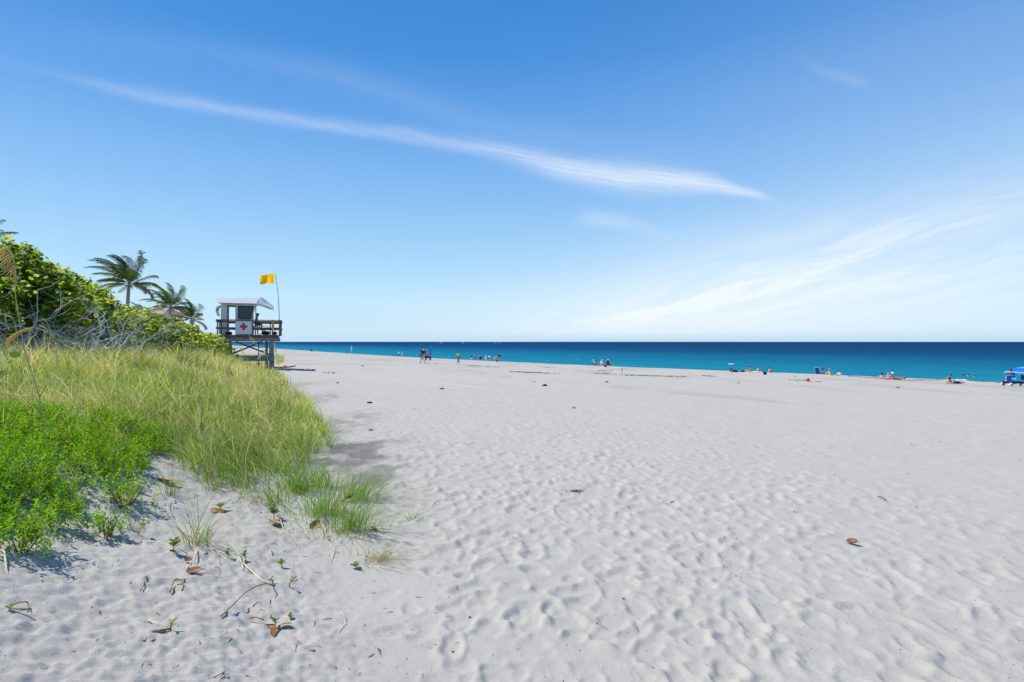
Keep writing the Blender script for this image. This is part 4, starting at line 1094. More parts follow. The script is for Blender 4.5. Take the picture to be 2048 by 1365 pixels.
cab.box((.42, (yf + yb) / 2, tz((cz0 + cz1) / 2)), (.06, yb - yf - .08, cz1 - cz0), bev=.01)
cab.prism([(2.16, tz(cz0)), (2.22, tz(cz0)), (2.52, tz(3.22)), (2.46, tz(3.22))], yf + .04, yb - .04)
cab.box((2.66, yb - .06, tz(3.75)), (.07, .07, 1.05)); cab.box((1.55, (yf + yb) / 2, tz(cz1) + .02), (2.2, yb - yf - .1, .03))
cab.build('cabin_wall', M['white_wall'], tower)
fr = MB()
for (x0, x1, z0, z1) in ((.83, 1.41, 3.4, 4.16),):
    pass
fr.bar((.86, yf - .045, tz(cz0)), (.86, yf - .045, tz(4.14)), .035, .03); fr.bar((1.385, yf - .045, tz(cz0)), (1.385, yf - .045, tz(4.14)), .035, .03); fr.bar((.845, yf - .046, tz(4.15)), (1.40, yf - .046, tz(4.15)), .035, .04)
for p, q in (((1.58, 3.25), (1.58, 4.13)), ((1.58, 4.14), (2.60, 4.14)), ((2.42, 3.25), (2.61, 4.13)), ((1.58, 3.24), (2.42, 3.24))):
    fr.bar((p[0], yf - .047, tz(p[1])), (q[0], yf - .047, tz(q[1])), .035, .05)
fr.build('window_frame', M['black'], tower)
gm_, gnt, gp_ = new_mat('tinted_glass'); gp_.inputs['Base Color'].default_value = (.015, .035, .05, 1); gp_.inputs['Roughness'].default_value = .08; gp_.inputs['Specular IOR Level'].default_value = .45
gn = NT(gnt); gtc = gn.n('ShaderNodeTexCoord'); gx = gn.n('ShaderNodeSeparateXYZ'); gnt.links.new(gtc.outputs['Object'], gx.inputs[0])
gv = gn.noise(gn.xyz(0., 0., gn.m('MULTIPLY', gx.outputs[2], 9.)), 1., 2)
gnt.links.new(gn.mix(gv, (.008, .018, .026, 1), (.035, .075, .10, 1)), gp_.inputs['Base Color'])
g_ = MB().prism([(1.60, tz(3.27)), (2.41, tz(3.27)), (2.59, tz(4.12)), (1.60, tz(4.12))], yf - .012, yf + .002).build('window', gm_, tower)
# roof: a flared fibreglass shell and a drooping visor toward the sea
r0, r1 = .50, 3.15
b = MB()
def loop(x0, x1, y0, y1, z): return [(x0, y0, z), (x1, y0, z), (x1, y1, z), (x0, y1, z)]
def shell(b, L):
    vs = [p for l in L for p in l]; k = len(L)
    b.add(vs, [(3, 2, 1, 0), tuple((k - 1) * 4 + j for j in range(4))] + [(i * 4 + j, i * 4 + (j + 1) % 4, i * 4 + 4 + (j + 1) % 4, i * 4 + 4 + j) for i in range(k - 1) for j in range(4)])
shell(b, [loop(.40, 2.80, r0 + .12, r1 - .12, tz(4.275)), loop(.22, 2.86, r0, r1, tz(4.33)), [(.10, r0 + .28, tz(4.62)), (2.90, r0 + .42, tz(4.77)), (2.90, r1 - .42, tz(4.77)), (.10, r1 - .28, tz(4.62))]])
b.build('roof', M['white'], tower)
b = MB()
vs = [(2.88, r0 + .02, tz(4.33)), (3.86, r0 + .02, tz(3.99)), (3.86, r1 - .02, tz(3.99)), (2.88, r1 - .02, tz(4.33)),
      (2.90, r0, tz(4.40)), (3.98, r0, tz(4.08)), (3.98, r1, tz(4.08)), (2.90, r1, tz(4.40)),
      (3.00, r0 + .42, tz(4.80)), (3.94, r0 + .20, tz(4.15)), (3.94, r1 - .20, tz(4.15)), (3.00, r1 - .42, tz(4.80))]
b.add(vs, [(3, 2, 1, 0), (8, 9, 10, 11)] + [(i * 4 + j, i * 4 + (j + 1) % 4, i * 4 + 4 + (j + 1) % 4, i * 4 + 4 + j) for i in range(2) for j in range(4)])
b.build('visor', M['white'], tower)
b = MB()
for y in (r0 + .44, r1 - .50): b.prism([(3.06, tz(4.74)), (3.14, tz(4.85)), (3.98, tz(4.20)), (3.955, tz(4.12))], y, y + .06)
b.build('visor_rib', M['white'], tower)

b = MB(); b.add([(.40, 1.0, tz(4.20)), (.40, 2.6, tz(4.20)), (.10, 2.6, tz(4.08)), (.10, 1.0, tz(4.08)), (.02, 1.0, tz(3.80)), (.02, 2.6, tz(3.80)), (.14, 1.0, tz(3.45)), (.14, 2.6, tz(3.45)),
                (.38, 1.0, tz(4.16)), (.38, 2.6, tz(4.16)), (.14, 2.6, tz(4.05)), (.14, 1.0, tz(4.05)), (.065, 1.0, tz(3.80)), (.065, 2.6, tz(3.80)), (.18, 1.0, tz(3.46)), (.18, 2.6, tz(3.46))],
               [(0, 1, 2, 3), (3, 2, 5, 4), (4, 5, 7, 6), (9, 8, 11, 10), (10, 11, 12, 13), (13, 12, 14, 15), (0, 3, 11, 8), (3, 4, 12, 11), (4, 6, 14, 12), (1, 9, 10, 2), (2, 10, 13, 5), (5, 13, 15, 7), (6, 7, 15, 14), (0, 8, 9, 1)]); b.build('shutter', M['white'], tower)
for ch in [o for o in bpy.data.objects if o.parent is tower and o.name.split('.')[0] in ('cabin_wall', 'window_frame', 'window', 'roof', 'visor', 'visor_rib', 'shutter')]: ch.location.x = -.27
# sign with the red cross, hung on the railing
sg = MB().box((1.74, -.125, tz(2.58)), (1.08, .02, .90), bev=.004).build('sign_board', M['signwhite'], tower)
c = MB(); cx_, cz_ = 1.74, tz(2.66); a_, w3 = .25, .085
c.prism([(cx_ - w3, cz_ - a_), (cx_ + w3, cz_ - a_), (cx_ + w3, cz_ - w3), (cx_ + a_, cz_ - w3), (cx_ + a_, cz_ + w3), (cx_ + w3, cz_ + w3), (cx_ + w3, cz_ + a_), (cx_ - w3, cz_ + a_), (cx_ - w3, cz_ + w3), (cx_ - a_, cz_ + w3), (cx_ - a_, cz_ - w3), (cx_ - w3, cz_ - w3)], -.143, -.137)
co_ = c.build('red_cross', M['red'], sg)
# the pole stands on the deck and leans; the yellow flag flies left
pole = empty('flag_pole', TW + Vector((3.95 * math.cos(TRZ), 3.95 * math.sin(TRZ), tz(DZ))), TRZ, 'thin bent grey flagpole at the seaward corner of the tower deck', 'flagpole')
PP = [(0, .06, 0), (.0, .06, 1.0), (-.02, .06, 1.9), (-.07, .06, 2.8), (-.17, .06, 3.7), (-.28, .06, 4.52)]
MB().tube(PP, [.034, .033, .03, .026, .022, .018], 8).build('pole', M['steel'], pole)
flm = leaf_mat('yellow_flag_cloth', .45, .7, .2)
nx, nz = 22, 14; vs = []; cs = []
for i in range(nx + 1):
    for j in range(nz + 1):
        u = i / nx; v_ = j / nz
        x = -.08 - .93 * u; z = -.02 + (.72 - .10 * u + .03 * math.sin(6 * v_)) * (v_ - 1) - .16 * u * (1 - v_ * .0) + .07 * math.sin(5.5 * u + 1.2 * v_) * u
        y = .10 * math.sin(7.5 * u + 1.7 * v_) * (u + .15) + .05 * math.sin(13 * u - 3 * v_) * u
        vs.append((x, y, z)); cs.append((.82, .50, .015) if u > .12 else (.85, .72, .02))
fq = np.array([(i * (nz + 1) + j, (i + 1) * (nz + 1) + j, (i + 1) * (nz + 1) + j + 1, i * (nz + 1) + j + 1) for i in range(nx) for j in range(nz)], np.int32)
fl = np_mesh('flag', np.array(vs), [fq], flm, None, np.array(cs), True)
fl.location = TW + Vector(((3.95 - .25) * math.cos(TRZ) - .06 * math.sin(TRZ), (3.95 - .25) * math.sin(TRZ) + .06 * math.cos(TRZ), tz(DZ) + 4.42)); fl.rotation_euler = (0, 0, TRZ)
tag(fl, 'yellow flag flying left from the leaning pole of the tower', 'flag')
MB().tube([(-.02, 0, .02), (-.09, 0, -.01)], .008, 5).build('toggle', M['steel'], fl)
MB().tube([(.035, 0, -.72), (-.09, 0, -.70)], .008, 5).build('toggle', M['steel'], fl)
def tw(x, y, z=DZ):
    """tower coordinates to world"""
    x *= .95
    return Vector((TW.x + x * math.cos(TRZ) - y * math.sin(TRZ), TW.y + x * math.sin(TRZ) + y * math.cos(TRZ), z))
# things around the tower
def rescue_board(loc, rz, label):
    e = empty('rescue_board', loc, rz, label, 'rescue board')
    b = MB(); n = 12; sec = []
    for i in range(n + 1):
        u = -1 + 2 * i / n; w_ = .27 * max(.02, 1 - abs(u) ** 2.6) ** .6; z = .10 + .10 * abs(u) ** 3
        sec.append([(u * 1.2, -w_, z), (u * 1.2, -w_ * .6, z + .05), (u * 1.2, w_ * .6, z + .05), (u * 1.2, w_, z), (u * 1.2, w_ * .6, z - .05), (u * 1.2, -w_ * .6, z - .05)])
    vs = [p for s in sec for p in s]; fs = [(i * 6 + j, i * 6 + (j + 1) % 6, (i + 1) * 6 + (j + 1) % 6, (i + 1) * 6 + j) for i in range(n) for j in range(6)] + [tuple(range(6)), tuple(n * 6 + j for j in range(5, -1, -1))]
    b.add(vs, fs, 0, True); b.build('hull', M['redplastic'], e)
    h = MB()
    for x in (-.4, .4):
        for s in (-1, 1): h.tube([(x - .12, s * .15, .13), (x, s * .17, .20), (x + .12, s * .15, .13)], .015, 5)
    h.build('handle', M['black'], e)
q = at(558, 737); rescue_board(Vector((q.x, q.y, q.z - .03)), TRZ - .1, 'red rescue board lying on the sand by the right tower post')
def bucket(loc, label, m, s=1., name='bucket', cat='bucket'):
    e = empty(name, loc, 0, label, cat)
    MB().tube([(0, 0, 0), (0, 0, .02 * s), (0, 0, .27 * s), (0, 0, .30 * s)], [.115 * s, .12 * s, .155 * s, .16 * s], 14).build('body', M[m], e)
    MB().tube([(.15 * s * math.cos(t), .0, .28 * s + .12 * s * math.sin(t)) for t in np.linspace(0, PI, 9)], .008, 5).build('handle', M['steel'], e)
q = at(516, 733); bucket(q, 'orange bucket under the tower by the ladder', 'orange', 1.1)
# gear on the deck
e = empty('folding_chair', tw(3.05, .55), TRZ + .15, 'dark folding chair with steel arms on the tower deck', 'chair')
b = MB()
for s in (-.24, .24):
    b.tube([(-.28, s, .0), (.28, s, .48)], .014, 6); b.tube([(.28, s, 0), (-.22, s, .44), (-.34, s, .95)], .014, 6); b.tube([(-.2, s, .64), (.26, s, .64), (.3, s, .5)], .016, 6)
b.build('frame', M['steel'], e); MB().box((.02, 0, .45), (.46, .46, .03)).build('seat', M['blackcloth'], e)
MB().box((-.29, 0, .74), (.03, .46, .40), Matrix.Rotation(-.2, 3, 'Y')).build('backrest', M['blackcloth'], e)
def duffel(loc, rz, label, m='blackcloth', s=1.):
    e = empty('duffel_bag', loc, rz, label, 'bag')
    MB().tube([(-.26 * s, 0, .14 * s), (-.22 * s, 0, .14 * s), (.0, 0, .145 * s), (.22 * s, 0, .14 * s), (.26 * s, 0, .14 * s)], [.06 * s, .125 * s, .14 * s, .125 * s, .06 * s], 12).build('body', M[m], e)
    MB().tube([(-.12 * s, -.05, .26 * s), (-.08 * s, -.05, .36 * s), (.08 * s, -.05, .36 * s), (.12 * s, -.05, .26 * s)], .012, 5).build('handle', M['black'], e)
duffel(tw(3.2, .25), TRZ, 'black duffel bag on the tower deck below the folding chair')
duffel(tw(.72, .35), TRZ + .4, 'small black bag on the deck by the cabin doorway', 'blackcloth', .8)
duffel(tw(3.82, .4), TRZ + 1.2, 'dark navy bag at the seaward end of the deck', 'navycloth', .9)
e = empty('rescue_buoy', tw(3.72, -.10, DZ + .95), TRZ, 'yellow rescue float hung on the seaward railing', 'rescue float')
MB().tube([(0, 0, 0), (0, 0, -.04), (0, 0, -.3), (0, 0, -.6), (0, 0, -.64)], [.03, .075, .085, .075, .03], 10).build('float', mat('yellow_foam', (.62, .45, .05), .6), e)
MB().tube([(0, 0, 0), (.0, .03, .10), (0, .06, .16)], .01, 5).build('strap', M['redcloth'], e)
# ================================================================== people
# joints in a local frame: x to the right, y forward, z up; lengths in metres for a 1.72 m adult
def J(**k): return {a: Vector(b) for a, b in k.items()}
def mirror(p): return Vector((-p.x, p.y, p.z))
POSE = {}
POSE['stand'] = J(pel=(0, 0, .93), che=(0, .01, 1.28), nek=(0, .0, 1.46), hed=(0, .03, 1.60), shL=(-.17, 0, 1.40), elL=(-.23, -.02, 1.12), wrL=(-.24, .05, .87), shR=(.17, 0, 1.40), elR=(.23, -.02, 1.12), wrR=(.24, .05, .87),
    hiL=(-.09, 0, .90), knL=(-.10, .02, .49), anL=(-.11, 0, .08), hiR=(.09, 0, .90), knR=(.10, .02, .49), anR=(.11, 0, .08))
POSE['walk'] = J(pel=(0, 0, .91), che=(0, .05, 1.26), nek=(0, .07, 1.44), hed=(0, .11, 1.58), shL=(-.17, .05, 1.38), elL=(-.23, -.12, 1.13), wrL=(-.22, -.10, .88), shR=(.17, .05, 1.38), elR=(.23, .12, 1.14), wrR=(.20, .30, .98),
    hiL=(-.09, 0, .88), knL=(-.09, .20, .49), anL=(-.09, .26, .08), hiR=(.09, 0, .88), knR=(.09, -.06, .48), anR=(.09, -.34, .14))
POSE['carry'] = J(pel=(0, 0, .90), che=(0, .09, 1.24), nek=(0, .14, 1.40), hed=(0, .22, 1.52), shL=(-.18, .10, 1.35), elL=(-.30, .05, 1.16), wrL=(-.27, .10, 1.38), shR=(.18, .10, 1.35), elR=(.30, .05, 1.16), wrR=(.27, .10, 1.38),
    hiL=(-.09, 0, .87), knL=(-.09, .20, .49), anL=(-.09, .26, .08), hiR=(.09, 0, .87), knR=(.09, -.08, .48), anR=(.09, -.36, .15))
POSE['bend'] = J(pel=(0, -.15, .90), che=(0, .20, 1.02), nek=(0, .36, 1.04), hed=(0, .49, 1.0), shL=(-.17, .30, 1.0), elL=(-.20, .38, .72), wrL=(-.16, .45, .48), shR=(.17, .30, 1.0), elR=(.20, .38, .72), wrR=(.16, .45, .48),
    hiL=(-.09, -.15, .87), knL=(-.10, -.02, .48), anL=(-.10, -.08, .08), hiR=(.09, -.15, .87), knR=(.10, -.02, .48), anR=(.10, -.08, .08))
POSE['crouch'] = J(pel=(0, -.22, .34), che=(0, .02, .62), nek=(0, .12, .76), hed=(0, .19, .88), shL=(-.17, .08, .70), elL=(-.24, .28, .52), wrL=(-.14, .44, .38), shR=(.17, .08, .70), elR=(.24, .28, .52), wrR=(.14, .44, .38),
    hiL=(-.09, -.22, .32), knL=(-.16, .20, .50), anL=(-.12, -.04, .09), hiR=(.09, -.22, .32), knR=(.16, .20, .50), anR=(.12, -.04, .09))
POSE['sit'] = J(pel=(0, 0, .13), che=(0, .06, .47), nek=(0, .11, .64), hed=(0, .16, .77), shL=(-.17, .08, .58), elL=(-.27, .20, .36), wrL=(-.13, .42, .40), shR=(.17, .08, .58), elR=(.27, .20, .36), wrR=(.13, .42, .40),
    hiL=(-.09, .02, .12), knL=(-.14, .40, .44), anL=(-.12, .62, .07), hiR=(.09, .02, .12), knR=(.14, .40, .44), anR=(.12, .62, .07))
POSE['sit_back'] = J(pel=(0, 0, .13), che=(0, -.12, .46), nek=(0, -.16, .63), hed=(0, -.13, .77), shL=(-.17, -.15, .56), elL=(-.25, -.34, .34), wrL=(-.24, -.40, .09), shR=(.17, -.15, .56), elR=(.25, -.34, .34), wrR=(.24, -.40, .09),
    hiL=(-.09, .02, .12), knL=(-.12, .42, .22), anL=(-.12, .82, .08), hiR=(.09, .02, .12), knR=(.12, .40, .40), anR=(.12, .64, .08))
POSE['chair'] = J(pel=(0, 0, .36), che=(0, -.14, .68), nek=(0, -.18, .85), hed=(0, -.15, .98), shL=(-.17, -.16, .78), elL=(-.28, -.02, .58), wrL=(-.22, .24, .56), shR=(.17, -.16, .78), elR=(.28, -.02, .58), wrR=(.22, .24, .56),
    hiL=(-.09, .02, .34), knL=(-.12, .43, .46), anL=(-.12, .74, .12), hiR=(.09, .02, .34), knR=(.12, .43, .46), anR=(.12, .78, .10))
POSE['stool'] = J(pel=(0, 0, .78), che=(0, .06, 1.12), nek=(0, .08, 1.28), hed=(0, .12, 1.42), shL=(-.17, .06, 1.22), elL=(-.22, .08, .96), wrL=(-.12, .30, .88), shR=(.17, .06, 1.22), elR=(.22, .08, .96), wrR=(.12, .30, .88),
    hiL=(-.09, .02, .76), knL=(-.11, .42, .74), anL=(-.11, .36, .34), hiR=(.09, .02, .76), knR=(.11, .42, .74), anR=(.11, .36, .34))
POSE['prone'] = J(pel=(0, 0, .11), che=(0, .34, .17), nek=(0, .50, .27), hed=(0, .58, .38), shL=(-.17, .46, .21), elL=(-.22, .60, .06), wrL=(-.08, .74, .07), shR=(.17, .46, .21), elR=(.22, .60, .06), wrR=(.08, .74, .07),
    hiL=(-.09, -.03, .11), knL=(-.11, -.45, .07), anL=(-.11, -.84, .08), hiR=(.09, -.03, .11), knR=(.11, -.45, .07), anR=(.11, -.84, .08))
POSE['lie'] = J(pel=(0, 0, .12), che=(0, -.36, .15), nek=(0, -.54, .16), hed=(0, -.68, .19), shL=(-.17, -.47, .14), elL=(-.28, -.26, .07), wrL=(-.27, .0, .06), shR=(.17, -.47, .14), elR=(.28, -.26, .07), wrR=(.27, .0, .06),
    hiL=(-.09, .03, .12), knL=(-.11, .36, .42), anL=(-.11, .54, .07), hiR=(.09, .03, .12), knR=(.11, .45, .12), anR=(.11, .84, .08))
BONES = [('pel', 'che'), ('che', 'nek'), ('nek', 'hed')] + [(a + s, b + s) for s in 'LR' for a, b in (('sh', 'el'), ('el', 'wr'), ('hi', 'kn'), ('kn', 'an'))]
RAD = dict(pel=.135, wai=.115, che=.135, nek=.055, hed=.088, top=.062, chin=.06, sh=.058, el=.042, wr=.027, hi=.088, kn=.056, an=.038, toe=.032, palm=.036)
TORSO = {('pel', 'che'), ('che', 'nek')}
PEOPLE = []
def person(loc, rz, pose, label, skin='skin', hair='hair', top=None, bottom='navycloth', hat=None, s=1., sleeves=True, longleg=False, group='people on the beach'):
    P = POSE[pose]
    me = bpy.data.meshes.new('person'); idx = {}; vs = []; es = []; rad = []
    def v(n, p, r): idx[n] = len(vs); vs.append(tuple(Vector(p) * s)); rad.append(r * s); return idx[n]
    v('pel', P['pel'], RAD['pel']); v('wai', P['pel'].lerp(P['che'], .5), RAD['wai']); v('che', P['che'], RAD['che']); v('nek', P['nek'], RAD['nek'])
    fwd = Vector((0, 1, 0)) if pose not in ('lie',) else Vector((0, .2, 1)).normalized()
    updir = (P['hed'] - P['nek']).normalized() if pose not in ('prone', 'bend') else Vector((0, .25, .97)) if pose == 'prone' else Vector((0, .75, -.2))
    v('hed', P['hed'], RAD['hed']); v('top', P['hed'] + updir * .085, RAD['top'])
    es += [('pel', 'wai'), ('wai', 'che'), ('che', 'nek'), ('nek', 'hed'), ('hed', 'top')]
    for q in 'LR':
        for j in ('sh', 'el', 'wr', 'hi', 'kn', 'an'): v(j + q, P[j + q], RAD[j])
        d = (P['wr' + q] - P['el' + q]).normalized(); v('palm' + q, P['wr' + q] + d * .075, RAD['palm'])
        shin = (P['an' + q] - P['kn' + q]).normalized(); ft = fwd - shin * fwd.dot(shin); ft = ft.normalized() if ft.length > .1 else fwd
        v('toe' + q, P['an' + q] + ft * .17 + shin * .035, RAD['toe'])
        es += [('che', 'sh' + q), ('sh' + q, 'el' + q), ('el' + q, 'wr' + q), ('wr' + q, 'palm' + q), ('pel', 'hi' + q), ('hi' + q, 'kn' + q), ('kn' + q, 'an' + q), ('an' + q, 'toe' + q)]
    me.from_pydata(vs, [(idx[a], idx[b]) for a, b in es], [])
    o = link_mesh('person', me, M[skin]); o.location = loc; o.rotation_euler = (0, 0, rz)
    md = o.modifiers.new('Skin', 'SKIN'); md.use_smooth_shade = True
    lay = me.skin_vertices[0].data
    for i, r in enumerate(rad): lay[i].radius = (r, r); lay[i].use_root = (i == 0)
    o.modifiers.new('Sub', 'SUBSURF').levels = 2; o.modifiers[-1].render_levels = 2
    tag(o, label, 'person', group)
    PEOPLE.append((o, P, s, hair, top, bottom, hat, sleeves, longleg, updir, fwd, pose))
    return o
def finish_people():
    bpy.context.view_layer.update()
    dg = bpy.context.evaluated_depsgraph_get()
    done = [(o, bpy.data.meshes.new_from_object(o.evaluated_get(dg))) for o, *_ in PEOPLE]
    for (o, me), (_, P, s, hair, top, bottom, hat, sleeves, longleg, up, fwd, pose) in zip(done, PEOPLE):
        o.modifiers.clear(); old = o.data
        bm = bmesh.new(); bm.from_mesh(me); bmesh.ops.recalc_face_normals(bm, faces=bm.faces)
        bm.verts.ensure_lookup_table(); bm.normal_update()
        # nearest bone of every vertex
        segs = [(k, P[k[0]] * s, P[k[1]] * s) for k in BONES]
        part = []
        for vtx in bm.verts:
            best = None
            for k, a, b_ in segs:
                t = max(0, min(1, (vtx.co - a).dot(b_ - a) / (b_ - a).length_squared)); dd = (vtx.co - (a + (b_ - a) * t)).length - (.10 * s if k in TORSO else .05 * s)
                if best is None or dd < best[0]: best = (dd, k, t)
            part.append(best[1:])
        co = [v_.co.copy() for v_ in bm.verts]; no = [v_.normal.copy() for v_ in bm.verts]
        F_ = [[v_.index for v_ in f.verts] for f in bm.faces]
        def cloth(name, test, m, t=.014):
            fs = [f for f in F_ if all(test(*part[i]) for i in f)]
            if not fs: return
            ids = sorted({i for f in fs for i in f}); mp = {i: k for k, i in enumerate(ids)}
            b_ = MB(); b_.add([co[i] + no[i] * t * s for i in ids], [[mp[i] for i in f] for f in fs], 0, True); b_.build(name, M[m], o)
        if top: cloth('shirt', lambda k, t: (k == ('pel', 'che') and t > .15) or k == ('che', 'nek') and t < .8 or (sleeves and k[0][:2] == 'sh' and t < .75), top, .016)
        if bottom: cloth('shorts', lambda k, t: (k == ('pel', 'che') and t < .35) or (k[0][:2] == 'hi' and (t < .8 or longleg)) or (longleg and k[0][:2] == 'kn' and t < .9), bottom, .013)
        # face and fingers are part of the body mesh
        hd = P['hed'] * s; rt_ = fwd.cross(up).normalized() if fwd.cross(up).length > .1 else Vector((1, 0, 0)); f2 = up.cross(rt_).normalized()
        if f2.dot(fwd) < 0: f2 = -f2
        me2 = bpy.data.meshes.new('person'); bm.to_mesh(me2); bm.free(); bpy.data.meshes.remove(me)
        ex = MB()
        ex.ball(hd + f2 * .093 * s - up * .005 * s, (.013 * s, .016 * s, .02 * s), 6, 4)
        for sd in (-1, 1): ex.ball(hd + rt_ * sd * .088 * s, (.012 * s, .018 * s, .03 * s), 6, 4)
        for q in 'LR':
            d = (P['wr' + q] - P['el' + q]).normalized(); w_ = P['wr' + q] * s; sidev = d.cross(Vector((.1, .3, .9))).normalized(); pn = d.cross(sidev)
            for k in range(4):
                b0 = w_ + d * .10 * s + sidev * (k - 1.5) * .017 * s; ln = (.060, .072, .066, .05)[k] * s
                ex.tube([b0 - d * .03 * s, b0 + d * ln * .5, b0 + d * ln * .85 + pn * .018 * s, b0 + d * ln + pn * .034 * s], [.009 * s, .0088 * s, .008 * s, .006 * s], 5)
            b0 = w_ + d * .045 * s - sidev * .028 * s; ex.tube([b0, b0 - sidev * .03 * s + d * .02 * s, b0 - sidev * .038 * s + d * .05 * s], [.011 * s, .010 * s, .007 * s], 5)
        bmx = bmesh.new(); bmx.from_mesh(me2)
        vv = [bmx.verts.new(p) for p in ex.v]
        for f in ex.f:
            try: ff = bmx.faces.new([vv[i] for i in f]); ff.smooth = True
            except ValueError: pass
        bmx.to_mesh(me2); bmx.free()
        for p_ in me2.polygons: p_.use_smooth = True
        me2.materials.clear(); me2.materials.append(old.materials[0]); o.data = me2
        rotm = Matrix((rt_, f2, up)).transposed()
        h_ = MB(); h_.ball(hd + up * .035 * s - f2 * .018 * s, (.100 * s, .108 * s, .105 * s), 12, 8, 0, rotm, -.18)
        if hair.endswith('long'):
            h_.tube([hd + up * .05 * s - f2 * .06 * s, hd - f2 * .10 * s - up * .06 * s, hd - f2 * .11 * s - up * .20 * s], [.07 * s, .075 * s, .04 * s], 8)
        h_.build('hair', M[hair.replace('_long', '')], o)
        if hat:
            c_ = MB(); c_.ball(hd + up * .055 * s - f2 * .012 * s, (.112 * s, .118 * s, .098 * s), 14, 8, 0, rotm, 0.)
            bc = hd + up * .058 * s
            c_.add([bc + rt_ * .09 * s * q + f2 * (.09 + .10 * math.sqrt(max(0, 1 - q * q))) * s + up * dz * s for dz in (0, .008) for q in (-1, -.5, 0, .5, 1)] + [bc + rt_ * .095 * s * q + f2 * .08 * s + up * dz * s for dz in (0, .008) for q in (1, -1)],
                   [(0, 1, 2, 3, 4, 10, 11), (9, 8, 7, 6, 5, 13, 12)])
            c_.build('cap', M[hat], o)

def crest_c(x, y):
    a, b_ = ab(x, y); return float(np.interp(a, CREST_A, CREST_B) - b_)
SEAW = math.atan2(-TN[0], TN[1])            # rotation that faces the sea
def beach_chair(loc, rz, label, m, high=.62, group='low beach chairs'):
    e = empty('beach_chair', loc, rz, label, 'beach chair', group)
    b = MB()
    for s in (-.27, .27):
        b.tube([(s, -.10, .02), (s, .28, .30), (s, .34, .30)], .014, 6); b.tube([(s, .30, .02), (s, -.14, .28), (s, -.14 - high * .42, .28 + high)], .014, 6)
        b.tube([(s, -.25, .52), (s, .18, .52), (s, .24, .32)], .016, 6)
    b.tube([(-.27, -.14 - high * .42, .28 + high), (.27, -.14 - high * .42, .28 + high)], .014, 6); b.tube([(-.27, -.10, .02), (.27, -.10, .02)], .012, 6); b.tube([(-.27, .30, .02), (.27, .30, .02)], .012, 6)
    b.build('frame', M['alu'], e)
    MB().box((0, .10, .275), (.50, .48, .02), Matrix.Rotation(.05, 3, 'X')).build('seat', M[m], e)
    MB().bar((0, -.15, .30), (0, -.15 - high * .40, .26 + high), .50, .02).build('backrest', M[m], e)
    return e
def towel(loc, rz, size, m, label, group='towels on the sand'):
    nx, ny = 12, 8; vs = []
    for lay in (0, 1):
        for i in range(nx + 1):
            for j in range(ny + 1):
                x = (i / nx - .5) * size[0]; y = (j / ny - .5) * size[1]
                vs.append((x, y, .02 + .015 * math.sin(9 * x + 4 * y) + .012 * math.sin(13 * y) + .012 * lay))
    q = [(i * (ny + 1) + j, (i + 1) * (ny + 1) + j, (i + 1) * (ny + 1) + j + 1, i * (ny + 1) + j + 1) for i in range(nx) for j in range(ny)]; o_ = (nx + 1) * (ny + 1)
    o = MB().add(vs, [tuple(reversed(f)) for f in q] + [tuple(i + o_ for i in f) for f in q], 0, True).build('towel', M[m]); o.location = loc; o.rotation_euler = (0, 0, rz)
    tag(o, label, 'towel', group)
def tote(loc, rz, s, m, label, cat='bag', name='beach_bag', group='bags on the beach'):
    e = empty(name, loc, rz, label, cat, group)
    b = MB(); w, d, h = .42 * s, .2 * s, .34 * s
    b.add([(-w * .42, -d * .4, 0), (w * .42, -d * .4, 0), (w * .42, d * .4, 0), (-w * .42, d * .4, 0), (-w * .5, -d * .6, h * .55), (w * .5, -d * .6, h * .55), (w * .5, d * .6, h * .55), (-w * .5, d * .6, h * .55), (-w * .46, -d * .25, h), (w * .46, -d * .25, h), (w * .46, d * .25, h), (-w * .46, d * .25, h)],
          [(3, 2, 1, 0), (0, 1, 5, 4), (1, 2, 6, 5), (2, 3, 7, 6), (3, 0, 4, 7), (4, 5, 9, 8), (5, 6, 10, 9), (6, 7, 11, 10), (7, 4, 8, 11), (8, 9, 10, 11)]).build('body', M[m], e)
    MB().tube([(-w * .25, 0, h), (-w * .2, 0, h * 1.4), (w * .2, 0, h * 1.4), (w * .25, 0, h)], .011, 5).build('handle', M['black'], e)
def swimmer(px, py, label, **kw):
    p = at_sea(px, py); p.z -= kw.pop('sink', 1.32)
    person(p, random.uniform(0, 6.28), 'stand', label, group='bathers in the sea', **kw)

# --- lifeguard on the deck
person(tw(2.52, .40, DZ + .02), TRZ - PI / 2, 'stool', 'lifeguard in dark shorts and black cap sitting on the tower deck', 'skin3', 'hair', None, 'blackcloth', 'blackcloth', .98)
e = empty('stool', tw(2.50, .40, DZ), TRZ, 'dark stool under the lifeguard on the tower deck', 'stool')
MB().tube([(0, 0, .60), (0, 0, .66)], [.17, .17], 14).build('seat', M['blackcloth'], e)
for k in range(4):
    a = PI / 4 + k * PI / 2; MB().tube([(.13 * math.cos(a), .13 * math.sin(a), .60), (.19 * math.cos(a), .19 * math.sin(a), 0)], .014, 6).build('leg', M['steel'], e)

# --- far couple at the water's edge
p = by_top(798, 703, 1.70); person(p, SEAW + .3, 'stand', 'far person in white shirt and blue shorts, left one of the standing couple', 'skin', 'hairgrey', 'whitecloth', 'bluecloth')
p = by_top(804, 704, 1.66); person(p, SEAW - .4, 'stand', 'far person all in white, right one of the standing couple', 'skin', 'hairgrey', 'whitecloth', 'whitecloth')
